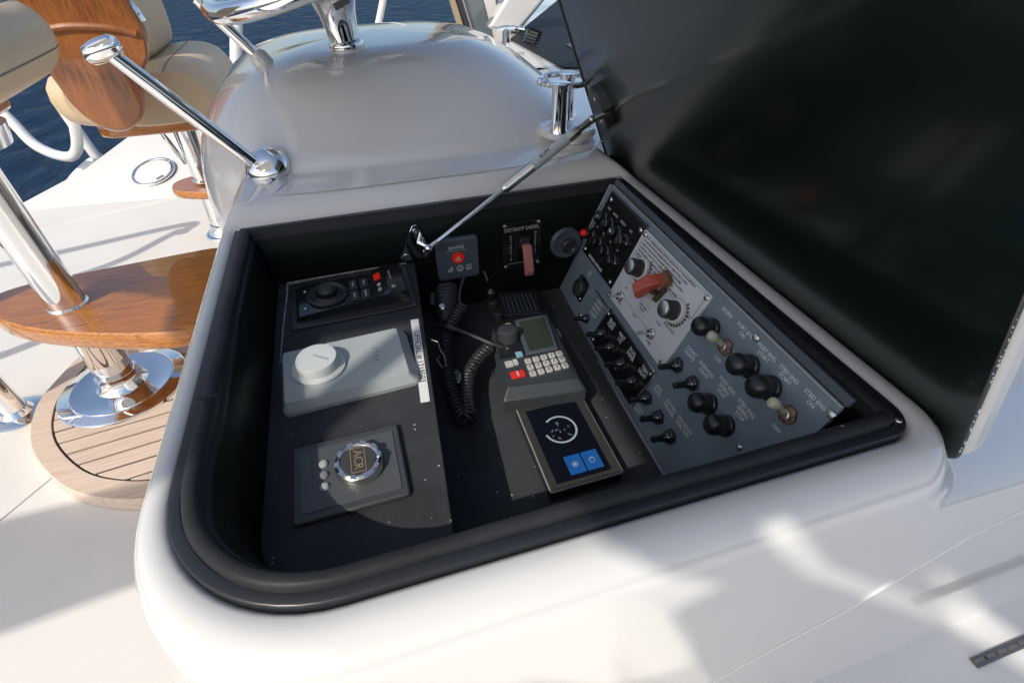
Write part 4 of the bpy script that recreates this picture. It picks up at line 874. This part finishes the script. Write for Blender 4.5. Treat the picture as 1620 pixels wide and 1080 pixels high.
wl = MB().add([V(p)-DB for p in [(.585,2.30,.056), (.715,2.30,.036), (.89,2.30,.20), (.70,2.30,.20), (.62,2.50,.03), (.76,2.50,.01), (.94,2.50,.20), (.75,2.50,.20)]], [(3,2,1,0),(4,5,6,7),(0,1,5,4),(1,2,6,5),(2,3,7,6),(3,0,4,7)])
obj('white_coaming', wl, gel, db, bevel=.015, seg=3)
# windscreen posts behind the pod
def post(name, label, p0, p1, wdt, m_, cat='post', dep=.05):
    p0 = V(p0); p1 = V(p1); d = p1-p0
    q = frame(p0, d.cross(V((0, 1, 0))), d); mb = MB(); L_ = d.length
    mb.box(-wdt, wdt, 0, L_, -dep, dep); t = obj(name, mb, m_, bevel=.006, seg=2); t.matrix_world = q; return tag(t, label, cat)
wsc = thing('windscreen_frame', 'pale windscreen frame posts rising behind the pod', 'windscreen', V((.6, 2.75, 0)))
WS = V((.6, 2.75, 0))
def wpost(nm, x0, z0, x1, z1, y, wd, m_, dep=.02):
    p0 = V((x0, y, z0))-WS; p1 = V((x1, y, z1))-WS; d = p1-p0; o = obj(nm, MB().box(-wd, wd, 0, d.length, -dep, dep), m_, wsc, bevel=.004); o.matrix_local = frame(p0, V((d.z, 0, -d.x)), d)
wpost('frame_post', .60, -.10, .35, .75, 2.60, .020, gel); wpost('trim_strip', .570, -.10, .325, .75, 2.585, .012, mat('tan_trim', (.42, .33, .22), .5)); wpost('black_seal', .597, -.1, .345, .75, 2.572, .011, blackp)
wpost('glass_pane', .66, -.10, .41, .75, 2.60, .045, mat('grey_tinted_pane', (.12, .15, .17), .1, coat=1), .006)
wpost('frame_post', .735, -.10, .485, .75, 2.60, .026, gel); wpost('frame_post', .79, -.10, .53, .75, 2.61, .012, mat('blue_grey_trim', (.35, .42, .50), .4)); wpost('frame_post', .825, -.10, .565, .75, 2.60, .014, gel)
# handrails and deck fitting
def rail(label, pts, r, flange=True):
    t = tag(obj('handrail', MB().tube(bez(pts, 10), r, 14), paintpipe, smooth=60), label, 'handrail', 'white handrails'); return t
rail('curved white handrail loop below the near cushion at the deck edge', [(-2.35,4.3,-.15), (-2.02,3.98,-.47), (-1.90,3.86,-.63), (-1.76,3.80,-.70), (-1.66,3.76,-.66), (-1.58,3.72,-.5), (-1.5,3.7,-.2)], .030)
rail('straight white rail stanchion dropping behind the teak panel to the deck', [(-1.70,3.95,-.45), (-1.655,3.90,-.62), (-1.60,3.86,-.86)], .030)
rail('low white rail bend at the deck edge under the stanchion', [(-1.60,3.90,-.76), (-1.70,3.89,-.80), (-1.84,3.86,-.90), (-1.95,3.86,-1.05)], .034)
rail('white stanchion rising beyond the pod left of the wheel', [(-.80,4.25,-.65), (-.67,4.3,-.25), (-.52,4.35,.20)], .040)
rail('thin white stanchion above the middle of the pod', [(.10,3.6,-.4), (.26,3.6,-.05), (.42,3.6,.35)], .020)
rail('horizontal white rail between far seat and stanchion', [(-1.3,4.32,-.36), (-1.0,4.30,-.37), (-.74,4.28,-.38)], .026)
hx = thing('deck_hatch', 'round white deck hatch with a chrome ring near the deck edge', 'hatch', frame((-1.175, 3.375, -.7130), (1, .02, .12), (.1, 1, .33)))
obj('lid', MB().lathe([(.098, .001), (.098, .006), (.09, .008), (.03, .008)], 48), deckm, hx)
obj('ring', MB().torus((0, 0, .004), (0, 0, 1), .112, .008, 60, 10), chrome, hx)
obj('latch', MB().box(-.02, .02, -.006, .006, .008, .012), steel, hx, loc=(.04, -.075, 0), rot=(0, 0, .5))

# side rail beyond the left edge of the view; its shadow stripes the deck
for lab_, pts_ in (('upper white side rail past the left edge, striping the deck with shadow', [(-2.95,1.80,.21), (-2.27,1.95,.21), (-1.72,2.09,.19), (-1.60,2.10,.05)]),
                   ('lower white side rail past the left edge beside the chairs', [(-2.9,1.5,.15), (-2.05,1.73,.16), (-1.72,2.04,.17)]),
                   ('white ladder rail past the left edge near the table pedestal', [(-2.6,1.02,.08), (-2.08,1.24,.11), (-1.80,1.42,.11)])):
    rail(lab_, pts_, .024)
